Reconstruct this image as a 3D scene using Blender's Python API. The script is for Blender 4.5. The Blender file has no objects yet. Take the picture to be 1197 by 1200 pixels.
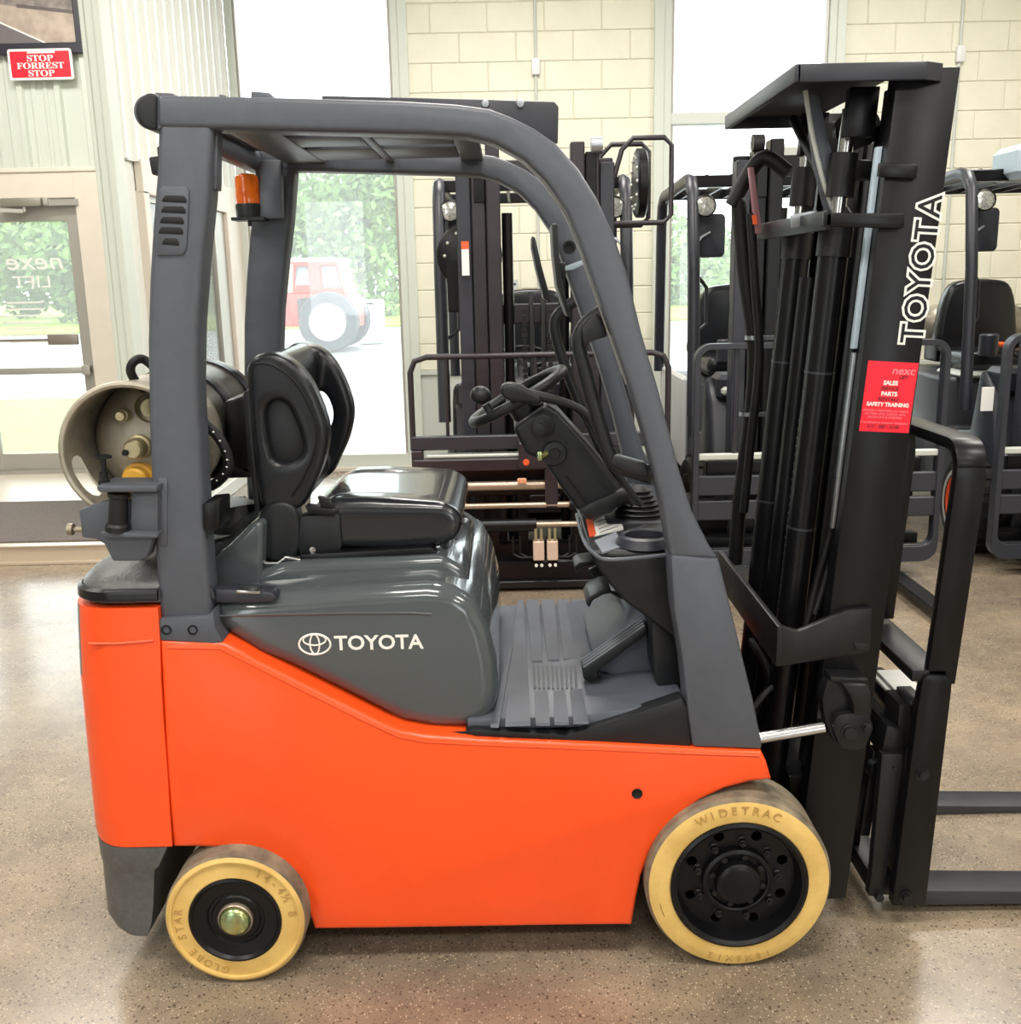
import bpy, bmesh, math, random
from mathutils import Vector, Matrix
random.seed(7)
SC = bpy.context.scene
COL = SC.collection
PI = math.pi

# ------------------------------------------------------------------ camera, world, lamps, exposure
FPX, CX, CY = 1200.0, 598.5, 600.0
CAM = Vector((0, 0, 1.70)); PITCH = math.radians(12.85); ROLL = 0.0215
_fw = Vector((0, math.cos(PITCH), -math.sin(PITCH)))
_u0 = Vector((0, math.sin(PITCH), math.cos(PITCH)))
_r0 = Vector((1, 0, 0))
RT = _r0 * math.cos(ROLL) - _u0 * math.sin(ROLL)
UP = _u0 * math.cos(ROLL) + _r0 * math.sin(ROLL)
cd = bpy.data.cameras.new('camera'); cam = bpy.data.objects.new('camera', cd); COL.objects.link(cam)
cd.sensor_fit = 'HORIZONTAL'; cd.sensor_width = 36; cd.lens = 36 * FPX / 1197
cd.clip_start = 0.05; cd.clip_end = 400
mw = Matrix.Identity(4)
for i, v in enumerate((RT, UP, -_fw)):
    for j in range(3): mw[j][i] = v[j]
mw.translation = CAM
cam.matrix_world = mw
SC.camera = cam

w = bpy.data.worlds.new('world'); SC.world = w; w.use_nodes = True
bgn = w.node_tree.nodes['Background']
bgn.inputs[0].default_value = (0.93, 0.97, 1.0, 1); bgn.inputs[1].default_value = 5.5

vs = SC.view_settings
vs.view_transform = 'Standard'; vs.look = 'None'; vs.exposure = 0.0; vs.gamma = 1.0; vs.use_curve_mapping = False
SC.display_settings.display_device = 'sRGB'
SC.cycles.max_bounces = 8; SC.cycles.diffuse_bounces = 3; SC.cycles.glossy_bounces = 4
SC.cycles.transmission_bounces = 4; SC.cycles.transparent_max_bounces = 12
SC.cycles.use_denoising = True
SC.cycles.sample_clamp_indirect = 6.0

LAMPS = []
def lamp(x, y, z, sx, sy, watts):
    l = bpy.data.lights.new('ceiling_lamp_light', 'AREA'); l.shape = 'RECTANGLE'; l.size = sx; l.size_y = sy
    l.energy = watts; l.color = (1.0, 0.96, 0.90)
    o = bpy.data.objects.new('ceiling_lamp_light', l); COL.objects.link(o); o.location = (x, y, z)
    LAMPS.append((x, y, z, sx, sy))
CEIL = 4.7
for lx in (-3.4, 0.0, 3.4):
    lamp(lx, -2.6, CEIL - 0.13, 1.3, 0.7, 84)
    lamp(lx, 0.6, CEIL - 0.13, 1.3, 0.7, 84)
    lamp(lx, 4.2, CEIL - 0.13, 1.3, 0.7, 88)
    lamp(lx, 7.0, CEIL - 0.13, 1.3, 0.7, 88)

# ------------------------------------------------------------------ points from the measured view (metres)
def P(px, py, Y):
    d = _fw * FPX + RT * (px - CX) - UP * (py - CY)
    t = (Y - CAM.y) / d.y
    return CAM + d * t
def PZ(px, py, z=0.0):
    d = _fw * FPX + RT * (px - CX) - UP * (py - CY)
    t = (z - CAM.z) / d.z
    return CAM + d * t
def pp(pts, Y):
    out = []
    for a in pts:
        v = P(a[0], a[1], Y); out.append((v.x, v.z))
    return out

# ------------------------------------------------------------------ materials
def lin(c):
    return tuple(((v / 255) / 12.92 if v / 255 <= 0.04045 else ((v / 255 + 0.055) / 1.055) ** 2.4) for v in c)
MATS = {}
def mat(name, rgb, rough=0.5, metal=0.0, var=0.0, vscale=8.0, bump=0.0, bscale=60.0, coat=0.0, rvar=0.0, spec=0.5, rgb2=None, detail=4.0):
    m = bpy.data.materials.new(name); m.use_nodes = True
    nt = m.node_tree; b = nt.nodes['Principled BSDF']
    c = lin(rgb)
    b.inputs['Base Color'].default_value = (*c, 1); b.inputs['Roughness'].default_value = rough
    b.inputs['Metallic'].default_value = metal; b.inputs['Specular IOR Level'].default_value = spec
    b.inputs['Coat Weight'].default_value = coat; b.inputs['Coat Roughness'].default_value = 0.05
    tc = nt.nodes.new('ShaderNodeTexCoord')
    if var or rgb2 or rvar:
        n = nt.nodes.new('ShaderNodeTexNoise'); n.inputs['Scale'].default_value = vscale; n.inputs['Detail'].default_value = detail
        n.inputs['Roughness'].default_value = 0.6
        nt.links.new(tc.outputs['Object'], n.inputs['Vector'])
        r = nt.nodes.new('ShaderNodeValToRGB')
        r.color_ramp.elements[0].position = 0.35; r.color_ramp.elements[1].position = 0.68
        c2 = lin(rgb2) if rgb2 else tuple(max(0, v * (1 - var)) for v in c)
        c1 = c if rgb2 else tuple(min(1, v * (1 + var)) for v in c)
        r.color_ramp.elements[0].color = (*c2, 1); r.color_ramp.elements[1].color = (*c1, 1)
        nt.links.new(n.outputs['Fac'], r.inputs['Fac']); nt.links.new(r.outputs['Color'], b.inputs['Base Color'])
        if rvar:
            mr = nt.nodes.new('ShaderNodeMapRange')
            mr.inputs['To Min'].default_value = max(0.02, rough - rvar); mr.inputs['To Max'].default_value = rough + rvar
            nt.links.new(n.outputs['Fac'], mr.inputs['Value']); nt.links.new(mr.outputs['Result'], b.inputs['Roughness'])
    if bump:
        n2 = nt.nodes.new('ShaderNodeTexNoise'); n2.inputs['Scale'].default_value = bscale; n2.inputs['Detail'].default_value = 3
        nt.links.new(tc.outputs['Object'], n2.inputs['Vector'])
        bp = nt.nodes.new('ShaderNodeBump'); bp.inputs['Strength'].default_value = bump; bp.inputs['Distance'].default_value = 0.004
        nt.links.new(n2.outputs['Fac'], bp.inputs['Height']); nt.links.new(bp.outputs['Normal'], b.inputs['Normal'])
    MATS[name] = m
    return m
ORANGE = mat('orange_paint', (252, 84, 28), 0.32, var=0.03, vscale=5, bump=0.05, bscale=220, coat=0.15)
GREY = mat('charcoal_paint', (80, 84, 92), 0.42, var=0.05, vscale=30, bump=0.08, bscale=300)
GREYG = mat('gloss_grey_hood', (78, 84, 87), 0.13, var=0.03, vscale=4, coat=0.35, spec=0.5)
GREYT = mat('cast_grey_texture', (88, 88, 88), 0.38, var=0.15, vscale=60, bump=0.5, bscale=140)
BLACK = mat('black_paint', (13, 13, 16), 0.34, spec=0.32, var=0.15, vscale=9, bump=0.06, bscale=160, rvar=0.08)
BLACKR = mat('worn_black_steel', (22, 22, 24), 0.42, spec=0.4, var=0.25, vscale=14, bump=0.08, bscale=120, rvar=0.1)
PLAST = mat('black_plastic', (27, 29, 32), 0.42, spec=0.4, bump=0.12, bscale=420)
VINYL = mat('black_vinyl', (25, 27, 31), 0.27, spec=0.45, bump=0.08, bscale=500)
RUBBER = mat('black_rubber', (17, 17, 19), 0.55, spec=0.35)
MATR = mat('rubber_floor_mat', (84, 88, 98), 0.38, var=0.12, vscale=9, bump=0.1, bscale=200)
GROOVE = mat('mat_groove', (52, 54, 60), 0.6)
TIRE = mat('cream_rubber', (232, 196, 118), 0.62, rgb2=(206, 168, 92), vscale=9, bump=0.15, bscale=40, detail=6)
TREAD = mat('dirty_tread_rubber', (150, 136, 112), 0.75, rgb2=(92, 84, 72), vscale=14, bump=0.2, bscale=50)
TIREL = mat('cream_rubber_lettering', (184, 146, 80), 0.65)
STEEL = mat('bright_steel', (205, 205, 205), 0.22, metal=1.0)
ZINC = mat('zinc_and_gap_light', (170, 175, 182), 0.35, metal=0.8)
BRASS = mat('yellow_zinc', (212, 204, 130), 0.25, metal=0.9, rgb2=(150, 178, 140), vscale=24)
WHITE = mat('white_print', (238, 238, 232), 0.5)
REDP = mat('red_print', (232, 24, 48), 0.42, var=0.03)
DARKP = mat('dark_print', (70, 12, 22), 0.5)
PINKP = mat('pale_pink_print', (246, 130, 140), 0.5)
AMBER = mat('amber_lens', (240, 120, 20), 0.2, rgb2=(224, 92, 8), vscale=30, coat=0.4)
TANKM = mat('tarnished_aluminium', (200, 194, 178), 0.42, metal=0.5, rgb2=(140, 132, 116), vscale=6, bump=0.1, bscale=60, detail=6)
TANKD = mat('sooty_aluminium', (120, 114, 100), 0.4, metal=0.5, rgb2=(34, 34, 36), vscale=5, detail=6)
VALVE = mat('old_brass_valve', (190, 178, 140), 0.4, metal=0.7)
YCAP = mat('yellow_cap', (226, 170, 58), 0.5, var=0.12, vscale=30)
LENS = mat('clear_lens', (226, 228, 220), 0.15, rgb2=(150, 150, 145), vscale=90, metal=0.4)
BROWN = mat('brown_black_paint', (44, 38, 44), 0.4, var=0.15, vscale=6)
DGREY = mat('dark_grey_panel', (46, 48, 56), 0.4, var=0.08, vscale=5)
LGREY = mat('pale_grey_and_gap_light', (200, 204, 196), 0.4)
ORIM = mat('orange_wheel_paint', (236, 96, 50), 0.45)
BELT = mat('orange_webbing', (232, 104, 40), 0.6)
COPPER = mat('coppery_rod', (176, 160, 142), 0.32, metal=0.6)
SEATM = mat('glossy_seat_vinyl', (30, 33, 38), 0.22, spec=0.6, bump=0.04, bscale=400, coat=0.35)
FORKM = mat('fork_steel', (52, 53, 58), 0.36, spec=0.5, var=0.12, vscale=12)
TAN = mat('valve_block_tan', (214, 190, 172), 0.45)
LBLUE = mat('pale_blue_cover', (178, 196, 208), 0.4)
# building
WALLM = mat('painted_steel_siding', (200, 206, 195), 0.45, var=0.02, vscale=1.5)
SIDEM = mat('white_steel_siding', (226, 229, 222), 0.4, var=0.02, vscale=1.5)
BLOCKM = mat('painted_block', (238, 235, 216), 0.6, rgb2=(231, 228, 208), vscale=3.5, bump=0.25, bscale=90)
MORTAR = mat('painted_mortar', (222, 219, 200), 0.7)
TRIMM = mat('beige_trim', (222, 212, 198), 0.45, var=0.02)
ALUM = mat('satin_aluminium', (176, 172, 164), 0.4, metal=0.4)
FRAMEM = mat('pale_window_frame', (210, 216, 206), 0.4)
CARPET = mat('entrance_carpet', (116, 106, 100), 0.95, rgb2=(84, 76, 72), vscale=120, bump=0.6, bscale=200)
PLATF = mat('entry_slab', (216, 206, 192), 0.35, var=0.05, vscale=4)
CEILM = mat('white_ceiling', (232, 230, 224), 0.8)
LAWN = mat('lawn_grass', (136, 158, 44), 0.9, rgb2=(104, 130, 30), vscale=3, detail=8)
ASPH = mat('wet_asphalt', (150, 152, 156), 0.25, var=0.1, vscale=0.6, rvar=0.1)
LEAF = mat('leaf_green', (112, 140, 70), 0.7, rgb2=(82, 112, 52), vscale=1.2)
BARK = mat('bark', (96, 84, 70), 0.9, var=0.2)
RTRUCK = mat('faded_red_paint', (196, 52, 40), 0.45, var=0.08)
YTRUCK = mat('pale_yellow_paint', (222, 196, 150), 0.5)
TWHITE = mat('white_paint', (232, 232, 232), 0.4)
TTYRE = mat('outdoor_tyre', (58, 60, 66), 0.8)
TGLASS = mat('pale_blue_glass', (170, 200, 214), 0.15)
PICF = mat('picture_frame_black', (36, 36, 48), 0.4)

def floor_mat():
    m = bpy.data.materials.new('polished_concrete'); m.use_nodes = True
    nt = m.node_tree; b = nt.nodes['Principled BSDF']
    tc = nt.nodes.new('ShaderNodeTexCoord')
    def noise(s, d=4, r=0.6):
        n = nt.nodes.new('ShaderNodeTexNoise'); n.inputs['Scale'].default_value = s; n.inputs['Detail'].default_value = d
        n.inputs['Roughness'].default_value = r; nt.links.new(tc.outputs['Object'], n.inputs['Vector']); return n
    def ramp(n, stops):
        r = nt.nodes.new('ShaderNodeValToRGB'); e = r.color_ramp.elements
        e[0].position, e[1].position = stops[0][0], stops[-1][0]
        e[0].color = (*lin(stops[0][1]), 1); e[1].color = (*lin(stops[-1][1]), 1)
        for p, c in stops[1:-1]:
            k = e.new(p); k.color = (*lin(c), 1)
        nt.links.new(n.outputs['Fac'], r.inputs['Fac']); return r
    def mix(a, bb, fac, mode='MIX'):
        x = nt.nodes.new('ShaderNodeMix'); x.data_type = 'RGBA'; x.blend_type = mode
        if isinstance(fac, float): x.inputs[0].default_value = fac
        else: nt.links.new(fac, x.inputs[0])
        nt.links.new(a, x.inputs[6]); nt.links.new(bb, x.inputs[7]); return x.outputs[2]
    big = ramp(noise(1.3, 5, 0.55), [(0.30, (94, 83, 71)), (0.5, (132, 118, 100)), (0.70, (172, 154, 128))])
    med = ramp(noise(9, 5, 0.65), [(0.3, (116, 104, 91)), (0.7, (164, 149, 127))])
    c = mix(big.outputs[0], med.outputs[0], 0.4)
    def grains(scale, lim, keep, dark):
        v = nt.nodes.new('ShaderNodeTexVoronoi'); v.inputs['Scale'].default_value = scale
        nt.links.new(tc.outputs['Object'], v.inputs['Vector'])
        a = nt.nodes.new('ShaderNodeMath'); a.operation = 'LESS_THAN'; a.inputs[1].default_value = lim; nt.links.new(v.outputs['Distance'], a.inputs[0])
        sx = nt.nodes.new('ShaderNodeSeparateColor'); nt.links.new(v.outputs['Color'], sx.inputs[0])
        g = nt.nodes.new('ShaderNodeMath'); g.operation = 'LESS_THAN'; g.inputs[1].default_value = keep; nt.links.new(sx.outputs[0], g.inputs[0])
        m_ = nt.nodes.new('ShaderNodeMath'); m_.operation = 'MULTIPLY'; nt.links.new(a.outputs[0], m_.inputs[0]); nt.links.new(g.outputs[0], m_.inputs[1])
        m2 = nt.nodes.new('ShaderNodeMath'); m2.operation = 'MULTIPLY'; m2.inputs[1].default_value = .8; nt.links.new(m_.outputs[0], m2.inputs[0])
        rgb = nt.nodes.new('ShaderNodeRGB'); rgb.outputs[0].default_value = (*lin(dark), 1)
        return m2.outputs[0], rgb.outputs[0]
    for sc, lim, keep, dk in ((95, .34, .16, (72, 60, 52)), (190, .40, .26, (86, 76, 68)), (150, .36, .16, (196, 180, 156))):
        f_, col_ = grains(sc, lim, keep, dk); c = mix(c, col_, f_)
    nt.links.new(c, b.inputs['Base Color'])
    mr = nt.nodes.new('ShaderNodeMapRange'); mr.inputs['To Min'].default_value = 0.16; mr.inputs['To Max'].default_value = 0.36
    nt.links.new(noise(2.2, 4).outputs['Fac'], mr.inputs['Value']); nt.links.new(mr.outputs['Result'], b.inputs['Roughness'])
    b.inputs['Specular IOR Level'].default_value = 0.45
    b.inputs['Coat Weight'].default_value = 0.18; b.inputs['Coat Roughness'].default_value = 0.13
    return m
FLOORM = floor_mat()
def glass_mat(name, tint=(0.97, 1.0, 0.99), glare_veil=0.105):
    m = bpy.data.materials.new(name); m.use_nodes = True; nt = m.node_tree
    for n in list(nt.nodes): nt.nodes.remove(n)
    o = nt.nodes.new('ShaderNodeOutputMaterial'); t = nt.nodes.new('ShaderNodeBsdfTransparent'); g = nt.nodes.new('ShaderNodeBsdfGlossy')
    t.inputs[0].default_value = (*tint, 1); g.inputs['Roughness'].default_value = 0.02
    f = nt.nodes.new('ShaderNodeFresnel'); f.inputs[0].default_value = 1.45
    x = nt.nodes.new('ShaderNodeMixShader'); nt.links.new(f.outputs[0], x.inputs[0]); nt.links.new(t.outputs[0], x.inputs[1]); nt.links.new(g.outputs[0], x.inputs[2])
    tl = nt.nodes.new('ShaderNodeBsdfTranslucent'); tl.inputs[0].default_value = (1, 1, 1, 1)     # white veil: outdoor glare painted into the panes
    y = nt.nodes.new('ShaderNodeMixShader'); y.inputs[0].default_value = glare_veil
    nt.links.new(x.outputs[0], y.inputs[1]); nt.links.new(tl.outputs[0], y.inputs[2])
    nt.links.new(y.outputs[0], o.inputs[0]); return m
GLASS = glass_mat('window_glass')
def emit_mat(name, c, s):
    m = bpy.data.materials.new(name); m.use_nodes = True; b = m.node_tree.nodes['Principled BSDF']
    b.inputs['Base Color'].default_value = (*c, 1); b.inputs['Emission Color'].default_value = (*c, 1); b.inputs['Emission Strength'].default_value = s
    return m
LAMPM = emit_mat('lamp_diffuser', (1, 0.97, 0.92), 4.0)

# ------------------------------------------------------------------ mesh helpers
class MB:
    def __init__(self): self.bm = bmesh.new(); self.mi = 0
    def _new(self, n0):
        self.bm.faces.ensure_lookup_table()
        for f in self.bm.faces[n0:]: f.material_index = self.mi
    def _bevel(self, faces, off, seg, ang=25, sel=None):
        es = set()
        for f in faces:
            for e in f.edges:
                if len(e.link_faces) == 2 and e.calc_face_angle(0) > math.radians(ang) and (sel is None or sel(e)): es.add(e)
        if es: bmesh.ops.bevel(self.bm, geom=list(es), offset=off, segments=seg, profile=0.5, affect='EDGES', clamp_overlap=True)
    def box(self, a, b, bev=0.0, seg=2, M=None):
        tmp = bmesh.new(); bmesh.ops.create_cube(tmp, size=1)
        c = [(a[i] + b[i]) / 2 for i in range(3)]; s = [abs(b[i] - a[i]) for i in range(3)]
        bmesh.ops.transform(tmp, matrix=Matrix.Translation(c) @ Matrix.Diagonal((*s, 1)), verts=tmp.verts)
        if bev: bmesh.ops.bevel(tmp, geom=list(tmp.edges), offset=min(bev, min(s) * 0.45), segments=seg, profile=0.5, affect='EDGES')
        self.merge(tmp, M); return self
    def merge(self, tmp, M=None):
        if M is not None: bmesh.ops.transform(tmp, matrix=M, verts=tmp.verts)
        n0 = len(self.bm.faces)
        vm = {}
        for v in tmp.verts: vm[v] = self.bm.verts.new(v.co)
        for f in tmp.faces:
            try:
                g = self.bm.faces.new([vm[v] for v in f.verts]); g.smooth = f.smooth
            except ValueError: pass
        self._new(n0); tmp.free(); return self
    def prism(self, pts, y0, y1, bev=0.0, seg=2, holes=(), ang=25, nearonly=False, M=None, axis='y'):
        """outline in (x, z), extruded along y"""
        tmp = bmesh.new()
        def ar(p): return sum(p[i][0] * p[(i + 1) % len(p)][1] - p[(i + 1) % len(p)][0] * p[i][1] for i in range(len(p)))
        loops = [list(pts) if ar(pts) > 0 else list(pts)[::-1]] + [list(h) if ar(h) < 0 else list(h)[::-1] for h in holes]
        caps = []
        rings = []
        for l in loops:
            rings.append(([tmp.verts.new((x, y0, z)) for x, z in l], [tmp.verts.new((x, y1, z)) for x, z in l]))
        if not holes:
            tmp.faces.new(rings[0][0]); tmp.faces.new(rings[0][1][::-1])
        else:
            for k in (0, 1):
                es = []
                for r in rings:
                    for i in range(len(r[k])):
                        es.append(tmp.edges.new((r[k][i], r[k][(i + 1) % len(r[k])])))
                bmesh.ops.triangle_fill(tmp, use_beauty=True, use_dissolve=False, edges=es)
        for a, b in rings:
            n = len(a)
            for i in range(n):
                tmp.faces.new((a[i], b[i], b[(i + 1) % n], a[(i + 1) % n]))
        bmesh.ops.recalc_face_normals(tmp, faces=tmp.faces)
        if bev:
            es = [e for e in tmp.edges if len(e.link_faces) == 2 and e.calc_face_angle(0) > math.radians(ang)
                  and (not nearonly or (abs(e.verts[0].co.y - y0) < 1e-5 and abs(e.verts[1].co.y - y0) < 1e-5))]
            bmesh.ops.bevel(tmp, geom=es, offset=bev, segments=seg, profile=0.5, affect='EDGES', clamp_overlap=True)
        self.merge(tmp, M); return self
    def tube(self, pts, r, seg=8, closed=False, cap=True, smooth_pts=0):
        pts = [Vector(p) for p in pts]
        if smooth_pts:
            if isinstance(r, (list, tuple)):
                r = [r[i] + (r[i + 1] - r[i]) * k / smooth_pts for i in range(len(r) - 1) for k in range(smooth_pts)] + [r[-1]]
            pts = catmull(pts, smooth_pts, closed)
        n = len(pts); rings = []
        n0 = len(self.bm.faces)
        prevn = None
        for i in range(n):
            a = pts[i - 1] if (i > 0 or closed) else pts[i]; b = pts[(i + 1) % n] if (i < n - 1 or closed) else pts[i]
            t = (b - a).normalized()
            if prevn is None:
                ref = Vector((0, 0, 1)) if abs(t.z) < 0.9 else Vector((1, 0, 0))
                u = t.cross(ref).normalized()
            else:
                u = (prevn - t * prevn.dot(t)).normalized()
            prevn = u; v = t.cross(u)
            rr = r[i] if isinstance(r, (list, tuple)) else r
            rings.append([self.bm.verts.new(pts[i] + (u * math.cos(2 * PI * k / seg) + v * math.sin(2 * PI * k / seg)) * rr) for k in range(seg)])
        self._bridge(rings, closed)
        if cap and not closed:
            self.bm.faces.new(rings[0][::-1]); self.bm.faces.new(rings[-1])
        self._new(n0); return self
    def _bridge(self, rings, closed=False):
        m = len(rings)
        for i in range(m if closed else m - 1):
            a, b = rings[i], rings[(i + 1) % m]; n = len(a)
            for k in range(n):
                self.bm.faces.new((a[k], a[(k + 1) % n], b[(k + 1) % n], b[k]))
    def loft(self, rings, cap=True):
        n0 = len(self.bm.faces)
        rv = [[self.bm.verts.new(p) for p in r] for r in rings]
        self._bridge(rv)
        if cap:
            self.bm.faces.new(rv[0][::-1]); self.bm.faces.new(rv[-1])
        self._new(n0); return self
    def lathe(self, prof, o, ax, seg=32, matfn=None):
        """prof: (radius, distance along axis)"""
        ax = Vector(ax).normalized(); ref = Vector((0, 0, 1)) if abs(ax.z) < 0.9 else Vector((1, 0, 0))
        u = ax.cross(ref).normalized(); v = ax.cross(u); o = Vector(o)
        n0 = len(self.bm.faces); rings = []
        for r, d in prof:
            if r < 1e-6: rings.append([self.bm.verts.new(o + ax * d)])
            else: rings.append([self.bm.verts.new(o + ax * d + (u * math.cos(2 * PI * k / seg) + v * math.sin(2 * PI * k / seg)) * r) for k in range(seg)])
        for i in range(len(rings) - 1):
            a, b = rings[i], rings[i + 1]
            for k in range(seg):
                k2 = (k + 1) % seg
                if len(a) == 1 and len(b) == 1: continue
                if len(a) == 1: f = self.bm.faces.new((a[0], b[k2], b[k]))
                elif len(b) == 1: f = self.bm.faces.new((a[k], a[k2], b[0]))
                else: f = self.bm.faces.new((a[k], a[k2], b[k2], b[k]))
        self._new(n0)
        if matfn:
            self.bm.faces.ensure_lookup_table()
            for f in self.bm.faces[n0:]: f.material_index = matfn(f.calc_center_median())
        return self
    def cyl(self, a, b, r, seg=16, r2=None):
        a = Vector(a); b = Vector(b); L = (b - a).length; r2 = r if r2 is None else r2
        return self.lathe([(0, 0), (r, 0), (r2, L), (0, L)], a, b - a, seg)
    def ell(self, c, r, seg=16, rings=10, M=None):
        tmp = bmesh.new(); bmesh.ops.create_uvsphere(tmp, u_segments=seg, v_segments=rings, radius=1)
        bmesh.ops.transform(tmp, matrix=Matrix.Translation(c) @ Matrix.Diagonal((*r, 1)), verts=tmp.verts)
        return self.merge(tmp, M)
    def bar(self, a, b, wx, wy, side=(1, 0, 0), bev=0.0):
        """rectangular bar from a to b, wx along side direction"""
        a = Vector(a); b = Vector(b); t = (b - a).normalized(); s = Vector(side); s = (s - t * s.dot(t)).normalized(); n = t.cross(s)
        L = (b - a).length
        M = Matrix.Identity(4)
        for i, v in enumerate((s, n, t)):
            for j in range(3): M[j][i] = v[j]
        M.translation = (a + b) / 2
        return self.box((-wx / 2, -wy / 2, -L / 2), (wx / 2, wy / 2, L / 2), bev, 2, M)
    def text(self, body, size, o, xd, yd, off=0.0, ext=0.0008, align='LEFT', sx=1.0, shear=0.0, space=1.0):
        me = text_mesh(body, off, ext / size if size else 0, align, shear, space)
        xd = Vector(xd).normalized(); yd = Vector(yd).normalized(); zd = xd.cross(yd)
        M = Matrix.Identity(4)
        for i, v in enumerate((xd * size * sx, yd * size, zd * size)):
            for j in range(3): M[j][i] = v[j]
        M.translation = Vector(o)
        tmp = bmesh.new(); tmp.from_mesh(me)
        return self.merge(tmp, M)
    def done(self, name, mats, parent=None, sharp=35, smooth=True):
        bm = self.bm
        bmesh.ops.recalc_face_normals(bm, faces=bm.faces)
        me = bpy.data.meshes.new(name); bm.to_mesh(me); bm.free()
        return link(name, me, mats, parent, sharp, smooth)
def link(name, me, mats, parent=None, sharp=35, smooth=True):
    for m in (mats if isinstance(mats, (list, tuple)) else [mats]): me.materials.append(m)
    if smooth and len(me.polygons):
        me.polygons.foreach_set('use_smooth', [True] * len(me.polygons))
        me.set_sharp_from_angle(angle=math.radians(sharp))
    o = bpy.data.objects.new(name, me); COL.objects.link(o)
    if parent is not None:
        if parent.parent is not None and parent.parent.parent is not None: parent = parent.parent   # thing > part > sub-part, no deeper
        o.parent = parent
        o.matrix_parent_inverse = wm(parent).inverted()
    return o
def wm(o):
    m = o.matrix_basis.copy()
    return (wm(o.parent) @ o.matrix_parent_inverse @ m) if o.parent else m
TXT = {}
def text_mesh(body, off, ext, align, shear, space):
    k = (body, off, ext, align, shear, space)
    if k in TXT: return TXT[k]
    c = bpy.data.curves.new('lettering', 'FONT'); c.body = body; c.size = 1; c.offset = off; c.extrude = ext; c.align_x = align
    c.resolution_u = 3; c.shear = shear; c.space_character = space
    o = bpy.data.objects.new('lettering', c); COL.objects.link(o)
    dg = bpy.context.evaluated_depsgraph_get(); dg.update()
    me = bpy.data.meshes.new_from_object(o.evaluated_get(dg))
    bpy.data.objects.remove(o); bpy.data.curves.remove(c)
    TXT[k] = me
    return me
def catmull(pts, sub, closed=False):
    out = []; n = len(pts)
    for i in range(n if closed else n - 1):
        p0 = pts[(i - 1) % n] if (closed or i > 0) else pts[0]; p1 = pts[i]; p2 = pts[(i + 1) % n]
        p3 = pts[(i + 2) % n] if (closed or i + 2 < n) else pts[-1]
        for s in range(sub):
            t = s / sub
            out.append(0.5 * ((2 * p1) + (p2 - p0) * t + (2 * p0 - 5 * p1 + 4 * p2 - p3) * t * t + (3 * p1 - p0 - 3 * p2 + p3) * t ** 3))
    if not closed: out.append(pts[-1])
    return out
def cm2(pts, sub, closed=True):
    return [(v.x, v.y) for v in catmull([Vector((a, b, 0)) for a, b in pts], sub, closed)]
def organic(mb, voxel, it, name, mats, parent, fac=0.5):
    """voxel-remesh overlapping shapes into one smooth skin"""
    bmesh.ops.recalc_face_normals(mb.bm, faces=mb.bm.faces)
    me = bpy.data.meshes.new('tmp'); mb.bm.to_mesh(me); mb.bm.free()
    o = bpy.data.objects.new('tmp', me); COL.objects.link(o)
    r = o.modifiers.new('r', 'REMESH'); r.mode = 'VOXEL'; r.voxel_size = voxel
    s = o.modifiers.new('s', 'SMOOTH'); s.iterations = it; s.factor = fac
    dg = bpy.context.evaluated_depsgraph_get(); dg.update()
    m2 = bpy.data.meshes.new_from_object(o.evaluated_get(dg)); m2.name = name
    bpy.data.objects.remove(o)
    return link(name, m2, mats, parent, 180)
def thing(name, label, cat, loc=(0, 0, 0), group=None, rz=0.0):
    o = bpy.data.objects.new(name, None); COL.objects.link(o); o.location = loc; o.rotation_euler = (0, 0, rz)
    o.empty_display_size = 0.1
    return tag(o, label, cat, group)
def tag(o, label, cat, group=None):
    o['label'] = label; o['category'] = cat
    if group: o['group'] = group
    return o
def struct(o):
    o['kind'] = 'structure'; return o
def part(name, parent, loc=None):
    o = bpy.data.objects.new(name, None); COL.objects.link(o); o.empty_display_size = 0.05
    if loc is not None: o.location = loc
    o.parent = parent; o.matrix_parent_inverse = wm(parent).inverted()
    return o
def circ(cx, cz, r, n=24, rz=None):
    rz = rz or r
    return [(cx + r * math.cos(2 * PI * k / n), cz + rz * math.sin(2 * PI * k / n)) for k in range(n)]
def rrect(x0, x1, z0, z1, r, n=4):
    out = []
    for cx, cz, a in ((x1 - r, z1 - r, 0), (x0 + r, z1 - r, 90), (x0 + r, z0 + r, 180), (x1 - r, z0 + r, 270)):
        for k in range(n + 1):
            t = math.radians(a + 90 * k / n); out.append((cx + r * math.cos(t), cz + r * math.sin(t)))
    return out
# ------------------------------------------------------------------ the building
YB = 9.35            # window wall
YD = 8.90            # entrance door wall
XP0, XP1, YP0 = -2.415, -2.32, 6.42   # partition between entrance and showroom
b = MB(); b.box((-9, -7, -0.1), (8, YB + 0.3, 0.0)); floor = struct(b.done('floor', FLOORM, smooth=False))
b = MB(); b.box((-9, -7, CEIL), (8, YB + 0.3, CEIL + 0.1)); struct(b.done('ceiling', CEILM, smooth=False))
b = MB(); b.box((7.9, -7, 0), (8.1, YB + 0.3, CEIL)); struct(b.done('wall_right', BLOCKM, smooth=False))
b = MB(); b.box((-9.1, -7, 0), (-8.9, YB + 0.3, CEIL)); struct(b.done('wall_left', WALLM, smooth=False))
# wall behind the camera, with three wide openings onto daylight
b = MB()
for x0, x1 in ((-9, -5.6), (-3.4, 2.4), (4.6, 8)): b.box((x0, -7.1, 0), (x1, -6.9, CEIL))
b.box((-9, -7.1, 0), (8, -6.9, 0.9)); b.box((-9, -7.1, 3.6), (8, -6.9, CEIL))
struct(b.done('wall_near', WALLM, smooth=False))
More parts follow.
